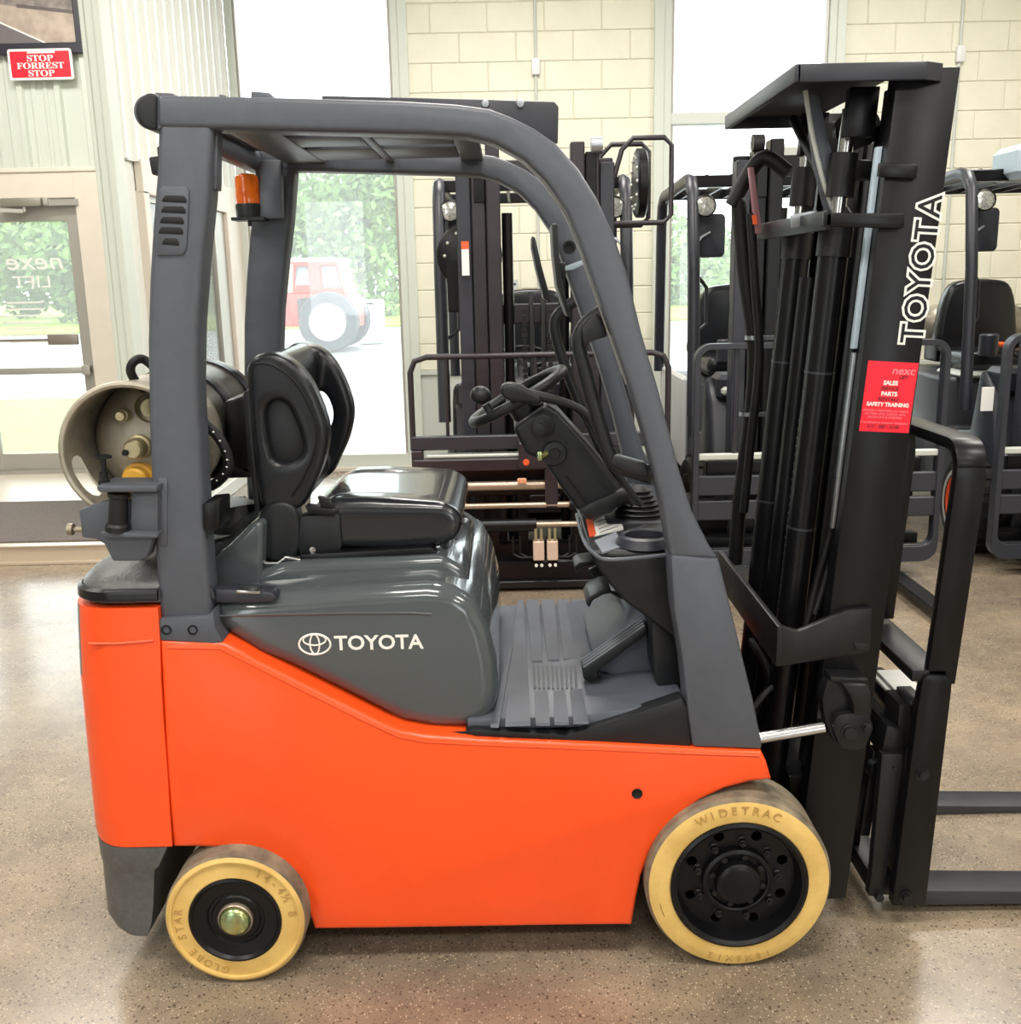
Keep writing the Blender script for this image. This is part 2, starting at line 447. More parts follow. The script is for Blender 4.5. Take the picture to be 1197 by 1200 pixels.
# lamps of the room
for i, (x, y, z, sx, sy) in enumerate(LAMPS):
    t = thing('ceiling_lamp', 'flat white ceiling lamp above the showroom', 'lamp', (x, y, CEIL), 'ceiling lamps')
    b = MB(); b.box((x - sx / 2 - .04, y - sy / 2 - .04, CEIL - .1), (x + sx / 2 + .04, y + sy / 2 + .04, CEIL), 0.01); b.done('housing', TWHITE, t)
    b = MB(); b.box((x - sx / 2, y - sy / 2, CEIL - .115), (x + sx / 2, y + sy / 2, CEIL - .1)); b.done('diffuser', LAMPM, t)

# back wall: two openings filled by windows, painted blocks between
def bx(px): return P(px, 300, YB).x
WZ0, WZ1 = 0.02, 4.4
xa0, xa1 = XP1, bx(478)        # left window
xb0, xb1 = bx(775), bx(968)    # right window
b = MB()
b.box((xa1, YB + .010, 0), (xb0, YB + .25, CEIL)); b.box((xb1, YB + .010, 0), (8, YB + .25, CEIL))
b.box((-9, YB + .03, 0), (8, YB + .25, WZ0)); b.box((-9, YB + .05, WZ1), (8, YB + .25, CEIL))
wall = struct(b.done('wall_back', MORTAR, smooth=False))
bw, bh = 0.485, 0.236
blk = None
def block(x0, x1, z0, z1):
    global blk
    L = x1 - x0
    b = MB(); b.box((x0 + .003, YB + .0, z0 + .003), (x1 - .003, YB + .03, z1 - .003), 0.006, 1)
    return b.done('block', BLOCKM, wall, smooth=False)
z = 0.9
row = 0
mesh_full = None
while z < 4.1:
    for (s0, s1) in ((xa1, xb0), (xb1, 5.6)):
        x = s0 - (bw / 2 if row % 2 else 0) - 0.22
        while x < s1:
            a0, a1 = max(x, s0), min(x + bw, s1)
            if a1 - a0 > 0.05:
                if a1 - a0 > bw - .001:
                    if mesh_full is None:
                        o = block(a0, a1, z, z + bh); mesh_full = (o, a0, z)
                    else:
                        o = mesh_full[0].copy(); COL.objects.link(o)
                        o.location = (a0 - mesh_full[1], 0, z - mesh_full[2])
                else: block(a0, a1, z, z + bh)
            x += bw
    z += bh; row += 1
# smooth steel panel below the blocks
b = MB()
for (s0, s1) in ((xa1, xb0), (xb1, 5.6)):
    b.box((s0, YB - .005, 0.0), (s1, YB + .009, 0.87)); b.box((s0, YB - .03, 0.86), (s1, YB + .008, 0.90), .006)
struct(b.done('trim_1', LGREY, smooth=False))
def window(n, x0, x1, transom, nm=None):
    b = MB(); fw = 0.07
    for xx in (x0, x1 - fw): b.box((xx, YB - .04, WZ0), (xx + fw, YB + .1, WZ1), .008)
    b.box((x0 + .004, YB - .036, WZ0 + .004), (x1 - .004, YB + .096, WZ0 + .13), .008); b.box((x0 + .004, YB - .036, WZ1 - .08), (x1 - .004, YB + .096, WZ1 - .004), .008)
    wn = struct(b.done('window_%d' % n, FRAMEM, smooth=False))
    b = MB(); b.box((x0, YB - .03, transom - .05), (x1, YB + .09, transom + .05), .008); b.done('transom', FRAMEM, wn, smooth=False)
    b = MB()
    for xx in (x0 + fw, x1 - fw - .02): b.box((xx, YB - .02, WZ0 + .1), (xx + .02, YB + .08, WZ1), .004)
    b.done('glazing_bead', ALUM, wn, smooth=False)
    for za, zb in ((WZ0 + .13, transom - .05), (transom + .05, WZ1 - .08)):
        b = MB(); b.box((x0 + fw, YB + .03, za), (x1 - fw, YB + .036, zb)); b.done('pane', GLASS, wn, smooth=False)
    b = MB(); b.box((x0, YB - .09, 0.0), (x1, YB - .04, WZ0+.02), .005); b.done('window_sill', TRIMM, wn, smooth=False)
    return wn
tz = P(820, 139, YB).z
window(1, xa0, xa1, tz); window(2, xb0, xb1, tz)
b = MB()
for x0, x1 in ((xa1 - .005, xa1 + .075), (xb0 - .08, xb0 + .005), (xb1 - .005, xb1 + .075)):
    b.box((x0, YB - .05, .0), (x1, YB + .02, 4.5), .006)
struct(b.done('trim_2', FRAMEM, smooth=False))
# conduits with switch boxes
for i, (px, py) in enumerate(((628, 79), (1124.5, 64))):
    t = thing('electrical_conduit', ['thin grey conduit with white junction box on the block wall between the two windows',
              'thin grey conduit with white junction box on the block wall right of the mast top'][i], 'conduit', (P(px, py, YB).x, YB, 2.5), 'wall conduits')
    v = P(px, py, YB)
    b = MB(); b.cyl((v.x, YB - .012, 1.0), (v.x, YB - .012, 4.6), .014, 10); b.done('pipe', LGREY, t)
    b = MB(); b.box((v.x - .035, YB - .05, v.z - .065), (v.x + .035, YB, v.z + .065), .008); b.done('junction_box', TWHITE, t)

# ribbed steel sheet: (axis along x or y)
def ribs_profile(L, pitch, minor, h):
    """list of (t, depth) along the sheet"""
    out = [(0, 0)]
    t = pitch / 2
    while t < L - .06:
        out += [(t - .035, 0), (t - .02, h), (t + .02, h), (t + .035, 0)]
        for k in range(1, minor + 1):
            q = t + pitch * k / (minor + 1)
            if q < L - .04: out += [(q - .022, 0), (q - .012, h * .35), (q + .012, h * .35), (q + .022, 0)]
        t += pitch
    out.append((L, 0)); return out
def sheet_x(name, x0, x1, y, z0, z1, m, pitch=.305, minor=2, h=.032, parent=None):
    b = MB(); pr = ribs_profile(x1 - x0, pitch, minor, h)
    pts = [(x0 + t, y - d) for t, d in pr] + [(x1, y + .02), (x0, y + .02)]
    M = Matrix(((1, 0, 0, 0), (0, 0, 1, 0), (0, 1, 0, 0), (0, 0, 0, 1)))   # (x, y, z)->(x, z, y)
    b.prism(pts, z0, z1, M=M)
    return b.done(name, m, parent, sharp=20)
def sheet_y(name, y0, y1, x, z0, z1, m, pitch=.2, minor=0, h=.03, parent=None):
    b = MB(); pr = ribs_profile(y1 - y0, pitch, minor, h)
    pts = [(x + d, y0 + t) for t, d in pr] + [(x - .02, y1), (x - .02, y0)]
    M = Matrix(((1, 0, 0, 0), (0, 0, 1, 0), (0, 1, 0, 0), (0, 0, 0, 1)))
    b.prism(pts, z0, z1, M=M)
    return b.done(name, m, parent, sharp=20)
# entrance door wall
dx1 = P(130, 210, YD).x; dzt = P(60, 200, YD).z       # outer corner of the door trim
SL0 = dx1 + .32
b = MB(); b.box((-9, YD + .03, dzt - .02), (SL0, YD + .14, CEIL)); b.box((dx1 - .02, YD + .03, 0), (SL0, YD + .14, CEIL)); b.box((SL0, YD + .03, 2.45), (XP0 + .05, YD + .14, CEIL)); b.box((SL0, YD + .03, 0), (XP0 + .05, YD + .14, .3))
dwall = struct(b.done('wall_entrance', WALLM, smooth=False))
x = XP0
k = 0
for x0, x1, z0 in ((-8.9, -6.2, dzt), (-6.2, dx1 - .28, dzt), (dx1 - .28, SL0, 0.12), (SL0, XP0, 2.45)):
    sheet_x('panel', x0, x1, YD, z0, CEIL, WALLM, parent=dwall)
b = MB()
for xx in (SL0, XP0 - .03): b.box((xx, YD - .02, .12), (xx + .06, YD + .1, 2.47), .006)
b.box((SL0 + .004, YD - .016, .28), (XP0, YD + .096, .36), .006); b.box((SL0 + .004, YD - .016, 2.39), (XP0, YD + .096, 2.466), .006)
wn4 = struct(b.done('window_4', FRAMEM, smooth=False))
b = MB(); b.box((SL0 + .05, YD + .03, .34), (XP0 - .02, YD + .036, 2.4)); b.done('pane', GLASS, wn4, smooth=False)
# entry platform
b = MB(); b.box((-8.9, 6.28, 0), (XP0 + .02, YD + .3, 0.115), .006); struct(b.done('floor_entry', PLATF, smooth=False))
b = MB(); b.box((-8.9, 6.262, 0.0), (XP0 + .02, 6.282, 0.012)); b.box((-8.9, 6.25, 0.112), (XP0 + .02, 6.31, 0.122), .002); b.box((-8.9, 6.265, .012), (XP0 + .02, 6.281, .112))
b.box((-8.9, 6.235, 0), (XP0 + .02, 6.266, .02), .004)
struct(b.done('trim_3', mat('step_nosing', (206, 190, 170), .3, metal=.2), smooth=False))
o = MB().box((-8.5, 6.36, .115), (XP0 - .02, 7.62, .127), .003).done('entrance_mat', CARPET, smooth=False)
tag(o, 'grey carpet entrance mat on the raised step before the glass door', 'mat')
# door
door_l, door_r = P(2, 400, YD).x - 0.02, P(116, 420, YD).x
gx1 = P(95, 300, YD).x; gzt = P(50, 262, YD).z
fz_t = P(60, 233, YD).z
b = MB()   # surround
b.box((dx1 - .30, YD - .05, .115), (dx1, YD + .1, dzt), .01); b.box((-6.3, YD - .048, fz_t), (dx1 - .004, YD + .095, dzt - .004), .01)
b.box((-6.3, YD - .062, dzt - .015), (dx1 + .017, YD + .1, dzt + .02), .005); b.box((dx1 - .01, YD - .065, .115), (dx1 + .025, YD + .098, dzt + .023), .005)
struct(b.done('trim_4', TRIMM, smooth=False))
leaf_r = dx1 - .30; st = .13
leaf_l = leaf_r - 1.0
def leaf(n, x0, x1, bars=True):
    b = MB(); y0, y1 = YD - .01, YD + .035; zt = fz_t - .05
    b.box((x0, y0, .14), (x0 + .1, y1, zt), .006); b.box((x1 - .1, y0, .14), (x1, y1, zt), .006)
    b.box((x0 + .004, y0 + .003, zt - .13), (x1 - .004, y1 - .003, zt - .003), .006); b.box((x0 + .004, y0 + .003, .143), (x1 - .004, y1 - .003, .29), .006)
    d = struct(b.done('door_%d' % n, ALUM, smooth=False))
    b = MB(); b.box((x0 + .1, YD + .01, .29), (x1 - .1, YD + .016, zt - .13)); b.done('pane', GLASS, d, smooth=False)
    if bars:
        zc = P(50, 434, YD).z
        b = MB(); b.box((x0 + .03, YD - .07, zc - .028), (x1 - .02, YD - .03, zc + .028), .008); b.box((x1 - .09, YD - .08, zc - .04), (x1 - .02, YD - .0, zc + .04), .006); b.box((x0 + .02, YD - .08, zc - .04), (x0 + .09, YD - .0, zc + .04), .006)
        b.done('crash_bar', ALUM, d)
        zc = P(50, 398, YD).z
        b = MB(); b.box((x1 - .36, YD - .06, zc - .045), (x1 - .1, YD - .03, zc + .045), .01); b.cyl((x0 + .1, YD - .05, zc), (x1 - .36, YD - .05, zc), .011, 10); b.done('pull_handle', mat('door_hardware', (150, 140, 132), .4, metal=.5), d)
    return d
dleaf = leaf(1, leaf_l, leaf_r)
leaf(2, leaf_l - 1.06, leaf_l - .06)
b = MB(); b.box((leaf_l - .06, YD - .04, .12), (leaf_l, YD + .06, fz_t), .006); b.box((-6.3, YD - .02, fz_t - .05), (leaf_r, YD + .06, fz_t + .01), .004)
b.box((-6.3, YD - .058, .112), (leaf_r, YD + .1, .145), .004)
struct(b.done('trim_5', ALUM, smooth=False))
# outside wall left of the doors
# door closer
v0, v1 = P(7, 238, YD - .1), P(54, 236, YD - .1)
t = thing('door_closer', 'grey hydraulic door closer with jointed arm on the glass entrance door', 'door closer', (v0.x, YD, v0.z))
zc = P(30, 238, YD).z
b = MB(); b.box((P(7, 238, YD).x, YD - .11, zc - .035), (P(54, 236, YD).x, YD - .04, zc + .035), .012); b.done('body', mat('closer_grey', (150, 146, 134), .4, metal=.4), t)
b = MB(); b.cyl((P(33, 240, YD).x, YD - .08, zc - .075), (P(33, 240, YD).x, YD - .08, zc + .03), .016); b.bar((P(33, 250, YD).x, YD - .085, zc - .07), (P(-28, 246, YD).x, YD - .2, zc - .05), .03, .012, side=(0, 0, 1)); b.done('arm', ALUM, t)
b = MB(); b.box((P(55, 237, YD).x, YD - .09, zc - .03), (P(61, 237, YD).x, YD - .04, zc + .03), .006)
b.box((P(61, 241, YD).x, YD - .07, zc - .03), (P(95, 241, YD).x, YD - .04, zc + .02)); b.done('track', ALUM, t)
# mirror-reversed decal on the door pane (read from outside)
b = MB()
yy = YD + .006
dl = P(76, 312, YD)
b.text('nexe', .20, (dl.x, yy, dl.z - .02), (-1, 0, 0), (0, 0, 1), .006, .0004, sx=1.25, shear=.2)
b.text('LIFT', .14, (dl.x - .13, yy, dl.z - .17), (-1, 0, 0), (0, 0, 1), .004, .0004, sx=1.3)
for i in range(7):
    wdt = (.30, .34, .5, .40, .36, .55, .34)[i]
    b.box((dl.x - .38 - wdt / 2, yy - .0004, dl.z - .30 - i * .055), (dl.x - .38 + wdt / 2, yy, dl.z - .285 - i * .055))
o = b.done('door_lettering', WHITE, dleaf, smooth=False)

# picture and sign on the entrance wall
yf = YD - .05
fa, fb = P(104, 63, yf), P(-150, 63, yf)
zt2 = P(60, -120, yf).z
t = thing('framed_picture', 'large black framed photograph of a road through dry land high on the ribbed wall', 'picture', (fa.x, yf, fa.z))
b = MB(); fw = .085
x0, x1, z0, z1 = fb.x, fa.x, fa.z, zt2
b.box((x0, yf - .03, z0), (x1, yf + .015, z0 + fw), .008); b.box((x0, yf - .03, z1 - fw), (x1, yf + .015, z1), .008)
b.box((x0 + .003, yf - .027, z0 + .003), (x0 + fw, yf + .012, z1 - .003), .008); b.box((x1 - fw, yf - .027, z0 + .003), (x1 - .003, yf + .012, z1 - .003), .008)
b.done('frame', PICF, t, smooth=False)
b = MB(); b.box((x0 + .05, yf - .006, z0 + .05), (x1 - .05, yf + .012, z1 - .05)); b.mi = 1
def ppx(l): return [(P(a, c, yf).x, P(a, c, yf).z) for a, c in l]
b.mi = 1; b.prism(ppx([(-135, 55), (67, 55.5), (0, 26), (-60, 4), (-135, 0)]), yf - .007, yf)
b.mi = 2; b.prism(ppx([(67, 55.5), (63, 55.5), (0, 27.5), (-60, 5.5), (-60, 3.5), (0, 25.5)]), yf - .0085, yf)
b.mi = 3; b.prism(ppx([(92, 16), (20, 8), (-135, -12), (-135, -100), (89, -100)]), yf - .0075, yf)
b.mi = 4; b.prism(ppx([(92, 13), (20, 5), (20, 9), (92, 17)]), yf - .0085, yf)
b.done('print', [mat('print_dry_ground', (186, 170, 156), .5, rgb2=(158, 142, 130), vscale=9, detail=8), mat('print_road', (108, 100, 102), .5, var=.05), mat('print_line', (232, 228, 222), .5),
                 mat('print_scrub', (150, 140, 132), .5, rgb2=(104, 96, 94), vscale=14, detail=8), mat('print_shadow_band', (92, 84, 80), .5)], t, smooth=False)
ys = yf - .035
t = thing('wall_sign', 'red sign with white serif lettering at the lower corner of the framed picture', 'sign', (P(48, 75, ys).x, ys, P(48, 75, ys).z))
c0, c1 = P(12, 92, ys), P(83, 57.5, ys)
x0, x1, z0, z1 = c0.x, c1.x, P(48, 93.5, ys).z, P(48, 57, ys).z
b = MB(); b.prism(rrect(x0, x1, z0, z1, .02), ys, ys + .02); b.done('rim', WHITE, t, smooth=False)
b = MB(); b.prism(rrect(x0 + .018, x1 - .018, z0 + .018, z1 - .018, .008), ys - .003, ys + .01); b.done('panel', REDP, t, smooth=False)
b = MB(); H = z1 - z0
def serif(s): return ''.join(chr(0x1D400 + ord(c) - 65) if c.isalpha() else c for c in s)
for s, q, wid in (('STOP', .60, .24), ('FORREST', .36, .40), ('STOP', .115, .24)):
    b.text(serif(s), H * .285, ((x0 + x1) / 2, ys - .0035, z0 + H * q), (1, 0, 0), (0, 0, 1), .0, .0006, 'CENTER', 1.28, 0, .95)
b.box((x0 + .16, ys - .0045, z1 - .034), (x1 - .13, ys - .003, z1 - .022))
b.done('lettering', WHITE, t, smooth=False)
# thermostat-like round thing on the far left wall edge is outside the frame

# partition with ribbed siding and a window
PY0, PY1 = P(224, 300, 5).x, 0
def py_at(px, py=320):
    """depth where the ray meets the partition face"""
    d = _fw * FPX + RT * (px - CX) - UP * (py - CY)
    return d.y * (XP1 / d.x)
def pz_at(px, py):
    d = _fw * FPX + RT * (px - CX) - UP * (py - CY)
    return CAM.z + d.z * (XP1 / d.x)
wy0, wy1 = 6.98, py_at(259)
wz0, wz1 = 0.72, pz_at(250, 243)
b = MB(); xm = (XP0 + XP1) / 2
b.box((XP0 + .02, YP0 + .02, 0), (XP1 - .045, wy0, CEIL)); b.box((XP0 + .02, wy1, 0), (XP1 - .045, YB + .1, CEIL))
b.box((XP0 + .02, wy0, 0), (XP1 - .045, wy1, wz0)); b.box((XP0 + .02, wy0, wz1), (XP1 - .045, wy1, CEIL))
part_wall = struct(b.done('wall_partition', SIDEM, smooth=False))
hz = pz_at(250, 217)
sheet_y('panel', YP0 + .16, YB, XP1 - .03, hz, CEIL, SIDEM, parent=part_wall)
sheet_y('panel', py_at(287), YB, XP1 - .03, .1, hz, SIDEM, parent=part_wall)
sheet_y('panel', YP0 + .16, py_at(287), XP1 - .03, .1, wz0 - .05, SIDEM, parent=part_wall)
b = MB(); b.box((XP1 - .04, wy0 - .1, wz1 - .02), (XP1 + .01, py_at(287) + .1, hz + .02), .006)      # header band
b.box((XP1 - .05, py_at(270), wz0 - .05), (XP1 + .012, py_at(287), wz1), .01)
b.box((XP1 - .05, wy0 - .12, wz0 - .06), (XP1 + .03, py_at(287), wz0 + .01), .008); b.box((XP1 - .05, wy0 - .1, wz0), (XP1 + .01, wy0, wz1), .006)
struct(b.done('trim_6', TRIMM, smooth=False))
b = MB(); b.box((xm - .02, wy1 - .02, wz0), (XP1 - .02, py_at(270) + .02, wz1), .004); b.box((xm - .025, wy0, wz0), (xm + .025, wy0 + .05, wz1)); b.box((xm - .025, wy0, wz1 - .06), (xm + .025, wy1, wz1)); b.box((xm - .025, wy0, wz0), (xm + .025, wy1, wz0 + .06))
wn = struct(b.done('window_3', ALUM, smooth=False))
b = MB(); b.box((xm - .003, wy0 + .05, wz0 + .06), (xm + .003, wy1, wz1 - .06)); b.done('pane', GLASS, wn, smooth=False)
b = MB(); b.box((XP1 - .05, YP0 + .1, 0), (XP1 + .02, YB, .11), .006); struct(b.done('baseboard_partition', SIDEM, smooth=False))
b = MB()   # end cap of the partition, folded steel trim
for x0, x1, d in ((XP0 - .012, XP0 + .016, .02), (XP1 - .03, XP1 + .012, .02)):
    b.box((x0, YP0 - d, .0), (x1, YP0 + .16, CEIL), .006)
b.box((XP0 + .006, YP0 - .008, 0), (XP1 - .008, YP0 + .1, CEIL))
struct(b.done('trim_7', WALLM, smooth=False))

# ------------------------------------------------------------------ outside
def ground(name, label, m, x0, x1, y0, y1, z, cat):
    o = MB().box((x0, y0, z - .2), (x1, y1, z)).done(name, m, smooth=False); o['kind'] = 'structure'; return o
ground('ground', '', ASPH, -60, 60, YB + .26, 130, -.02, '')
b = MB(); b.box((-40, YB + 1.0, -.02), (-3.0, 16, .03), .02); o = b.done('lawn', LAWN, smooth=False); o['kind'] = 'structure'
b = MB(); b.box((-90, 40, -.02), (60, 120, .05), .02); o = b.done('lawn_far', LAWN, smooth=False); o['kind'] = 'structure'
leafbase = None
def tree(x, y, h, wd, label, n=5000):
    t = thing('leafy_tree', label, 'tree', (x, y, 0), 'trees beyond the lawn')
    b = MB(); b.tube([(x, y, 0), (x + .05, y, h * .35), (x - .1, y, h * .8)], [.16, .12, .04], 7); b.done('trunk', BARK, t)
    rnd = random.Random(int(x * 10) + 77)
    bm = bmesh.new()
    lobes = [(rnd.uniform(-.38, .38) * wd, rnd.uniform(-.3, .3) * wd, h * rnd.uniform(.22, .8), rnd.uniform(.2, .34) * wd) for _ in range(9)]
    for _ in range(n):
        lx, ly, lz, lr = rnd.choice(lobes)
        d = Vector((rnd.gauss(0, 1), rnd.gauss(0, 1), rnd.gauss(0, 1))).normalized() * lr * rnd.uniform(.55, 1.05)
        c = Vector((x + lx, y + ly, max(.15, lz + d.z))) + Vector((d.x, d.y, 0))
        u = Vector((rnd.gauss(0, 1), rnd.gauss(0, 1), rnd.gauss(0, 1))).normalized(); v = u.orthogonal().normalized(); s = rnd.uniform(.14, .3)
        vs_ = [bm.verts.new(c + u * s), bm.verts.new(c + v * s * .6), bm.verts.new(c - u * s), bm.verts.new(c - v * s * .6)]
        bm.faces.new(vs_)
    me = bpy.data.meshes.new('foliage'); bm.to_mesh(me); bm.free()
    o = link('foliage', me, LEAF, t, smooth=False); o['kind'] = 'stuff'
for x, y, h, wd, lb in ((-27, 50, 5.0, 7, 'broad bush at the far left edge of the door glass'), (-25.2, 60, 6.2, 6, 'taller round bush seen through the middle of the door glass'),
                        (-19.5, 50, 5.5, 6, 'bush seen through the right half of the door glass'), (-33.5, 62, 6.5, 7, 'bush left of the door glass'),
                        (-15.2, 50, 7.5, 7, 'tall pale tree seen through the partition window'), (-12.6, 61, 10.5, 7.5, 'tall tree behind the rear pillar of the orange forklift'),
                        (-7.2, 52, 8.5, 7, 'tree behind the red tractor truck'), (-4.6, 62, 12, 7, 'tallest pale tree right of the red tractor truck'),
                        (7.5, 60, 4.5, 8, 'low tree seen through the second window'), (15, 70, 5, 8, 'low bush seen right of the second window')):
    tree(x, y, h, wd, lb)
# red yard tractor truck
def yard():
    Y = 26.0; v = P(388, 402, Y)
    t = thing('yard_truck', 'faded red yard truck with pale wheel parked outside the left window', 'truck', (v.x, Y, 0))
    x0, x1 = P(290, 360, Y).x, P(415, 360, Y).x
    def q(l): return pp(l, Y)
    b = MB(); b.prism(q([(290, 344), (405, 344), (415, 356), (415, 385), (380, 385), (362, 383), (290, 383)]), Y, Y + 2.2, .04); b.done('body', RTRUCK, t)
    b = MB(); b.prism(q([(300, 307), (394, 305), (404, 344), (300, 344)]), Y + .05, Y + 2.1, .06, holes=[q([(345, 312), (360, 312), (362, 334), (343, 334)]), q([(374, 312), (392, 312), (400, 336), (377, 336)])]); b.done('cab', RTRUCK, t)
    b = MB(); b.prism(q([(298, 303.5), (396, 302), (398, 306), (298, 308)]), Y, Y + 2.15, .03); b.done('roof', TWHITE, t)
    b = MB(); b.prism(q([(300, 310), (343, 310), (343, 343), (300, 343)]), Y + .0, Y + .04); b.done('rear_panel', YTRUCK, t)
    b = MB(); b.prism(q([(343, 310), (402, 310), (404, 340), (341, 340)]), Y + .3, Y + .33); b.done('side_glass', TGLASS, t)
    for yy, nm in ((Y - .25, 0), (Y + 1.9, 1)):
        for pxc in (386, 250):
            c = P(pxc, 377, Y); R = c.z
            b = MB(); b.lathe([(R * .62, 0), (R * .95, .02), (R, .08), (R, .45), (R * .95, .5), (R * .62, .5)], (c.x, yy, c.z), (0, 1, 0), 28); wl = b.done('wheel', TTYRE, t)
            b = MB(); b.lathe([(0, .06), (R * .2, .04), (R * .6, .1), (R * .64, .02), (R * .64, .45), (0, .45)], (c.x, yy, c.z), (0, 1, 0), 24); b.done('rim', TWHITE, wl)
    b = MB(); b.prism(q([(348, 350), (366, 348), (362, 368), (350, 370)]), Y - .03, Y + .02); b.done('step', TTYRE, t)
    Y2 = 29.0
    t2 = thing('white_cabinet', 'white box cabinet standing outside beside the red yard truck', 'cabinet', (P(433, 390, Y2).x, Y2, 0))
    a, c = P(417, 352, Y2), P(448, 390, Y2)
    b = MB(); b.box((a.x, Y2, 0), (c.x, Y2 + .8, a.z), .03); b.done('body', TWHITE, t2)
    b = MB(); b.box((a.x + .08, Y2 - .02, .2), (c.x - .08, Y2 + .02, a.z - .3), .01); b.done('door', TWHITE, t2)
    b = MB(); b.box((a.x + .1, Y2 - .015, a.z - .12), (c.x - .2, Y2 + .02, a.z - .06)); b.done('nameplate', TTYRE, t2)
yard()
# ------------------------------------------------------------------ the orange forklift
YN, YF = 2.29, 3.21           # body sides
FK = thing('forklift', 'orange and charcoal forklift with cream tyres in the middle of the showroom', 'forklift', (-.1, 2.75, 0))
def px_prism(name, pts, Y, depth, m, parent, bev=.006, seg=2, holes=(), ang=25, nearonly=False, sharp=35):
    b = MB(); b.prism(pp(pts, Y), Y, Y + depth, bev, seg, [pp(h, Y) for h in holes], ang, nearonly)
    return b.done(name, m, parent, sharp)

# --- chassis and side panels
side_px = [(187, 751), (225, 752), (262, 753), (284, 764), (300, 774), (340, 794), (380, 814), (420, 834), (450, 849), (470, 857), (500, 862), (560, 866), (630, 869), (700, 872),
           (800, 877), (893, 881), (899, 893), (905, 914), (880, 917), (850, 925), (822, 938), (797, 956), (778, 976), (763, 1000), (752, 1028), (746, 1055),
           (741, 1085), (650, 1086), (560, 1087.5), (460, 1089), (368, 1090), (363, 1074), (354, 1056), (341, 1038), (324, 1020), (303, 1006), (280, 998), (258, 994.5), (230, 993.5), (203, 993.5),
           (199, 950), (195, 900), (191, 830), (189, 790)]
sp = px_prism('side_panel', side_px, YN, .09, ORANGE, FK, .012, 3, ang=30, nearonly=True)
o = sp.copy(); COL.objects.link(o); o.location.y += YF - .09 - YN
# moulded lip along the top edge, and the dark plug hole
lip = [(197, 756.5), (258, 757.5), (280, 768), (340, 798.5), (420, 838.5), (468, 861), (500, 867), (600, 871.5), (700, 875.5), (800, 880), (890, 883)]
b = MB(); b.tube([P(x, y + 2, YN + .004) for x, y in lip], .006, 8); b.done('panel_bead', ORANGE, sp)
b = MB(); v = P(747, 930, YN); b.lathe([(0, -.001), (.009, -.001), (.0125, -.003), (.0135, 0)], v, (0, 1, 0), 20); b.done('plug', RUBBER, sp)
b = MB()
v0, v1 = P(205, 800, 2.4), P(740, 1085, 2.4)
b.box((-.50, 2.40, .13), (.33, 3.10, .60), .02)
b.box((-.80, 2.55, .40), (.62, 2.95, .62), .02)
b.box((P(367, 1085, 2.36).x, YN + .02, .112), (P(740, 1085, 2.36).x, 3.15, .18), .01)
b.done('chassis', BLACK, FK)
b = MB(); c = P(867, 1036, 2.25); c2 = P(275, 1079, 2.23)
b.cyl((c.x, 2.4, c.z), (c.x, 3.1, c.z), .085, 20); b.cyl((c2.x, 2.36, c2.z), (c2.x, 3.1, c2.z), .05, 16); b.box((c2.x - .07, 2.42, c2.z - .02), (c2.x + .07, 3.06, c2.z + .12), .01)
b.box((c2.x - .1, 2.37, c2.z + .02), (c2.x + .02, 2.5, c2.z + .2), .01)
b.done('axle', BLACK, FK)

# --- floor plate and mat
zf = .652
fl_l, fl_r = P(548, 858, 2.33).x, P(668, 858, 2.33).x
b = MB()
fr = P(803, 822, 2.33)
b.prism([(fl_l, zf - .03), (fl_l, zf), (fl_r, zf), (fr.x, fr.z), (fr.x + .02, fr.z - .06), (fl_r, zf - .03)], 2.33, 3.22, .006)
fm = b.done('floor_mat', MATR, FK)
def fq(px, py, z=None):
    v = PZ(px, py, (zf + .0005) if z is None else z); return v
rb = MB()
def rib(quad):
    tmp = [fq(*q) for q in quad]
    cx = sum(v.x for v in tmp) / 4; cy = sum(v.y for v in tmp) / 4
    r = MB(); n = 4
    bm = bmesh.new()
    lo = [bm.verts.new((v.x, v.y, zf - .001)) for v in tmp]; hi = [bm.verts.new((v.x + (cx - v.x) * .03, v.y + (cy - v.y) * .03, zf + .005)) for v in tmp]
    bm.faces.new(hi)
    for i in range(4): bm.faces.new((lo[i], lo[(i + 1) % 4], hi[(i + 1) % 4], hi[i]))
    me = bpy.data.meshes.new('mat_rib'); bmesh.ops.recalc_face_normals(bm, faces=bm.faces); bm.to_mesh(me); bm.free()
    link('mat_rib', me, MATR, fm, smooth=False)
for q in ([(617, 703), (632, 703), (636, 777), (623, 777)], [(634, 703), (650, 703), (656, 775.5), (642, 775.5)], [(653, 703), (667, 703), (675, 774.5), (661, 774.5)],
          [(669, 703), (684, 703), (693, 768), (679, 769)], [(686, 703), (699, 703), (703, 737), (691, 739)],
          [(627, 811), (642, 811), (645, 850), (628, 850)], [(649, 811), (663, 810), (667, 849), (650, 849)], [(668, 809), (683, 808), (690, 848), (672, 848)],
          [(607, 703), (614, 703), (622, 850), (592, 851)], [(598, 760), (601, 760), (585, 852), (575, 852)]):
    rib(q)
for k in range(10):
    t0 = 624 + k * 5.4; rib([(t0, 781), (t0 + 3, 781), (t0 + 4.5, 808), (t0 + 1.5, 808)])
# dark step trim under the floor
px_prism('step_trim', [(545, 858), (555, 855), (665, 861), (735, 840), (800, 818), (806, 830), (811, 877), (700, 872), (560, 866)], 2.305, .05, PLAST, FK, .005)

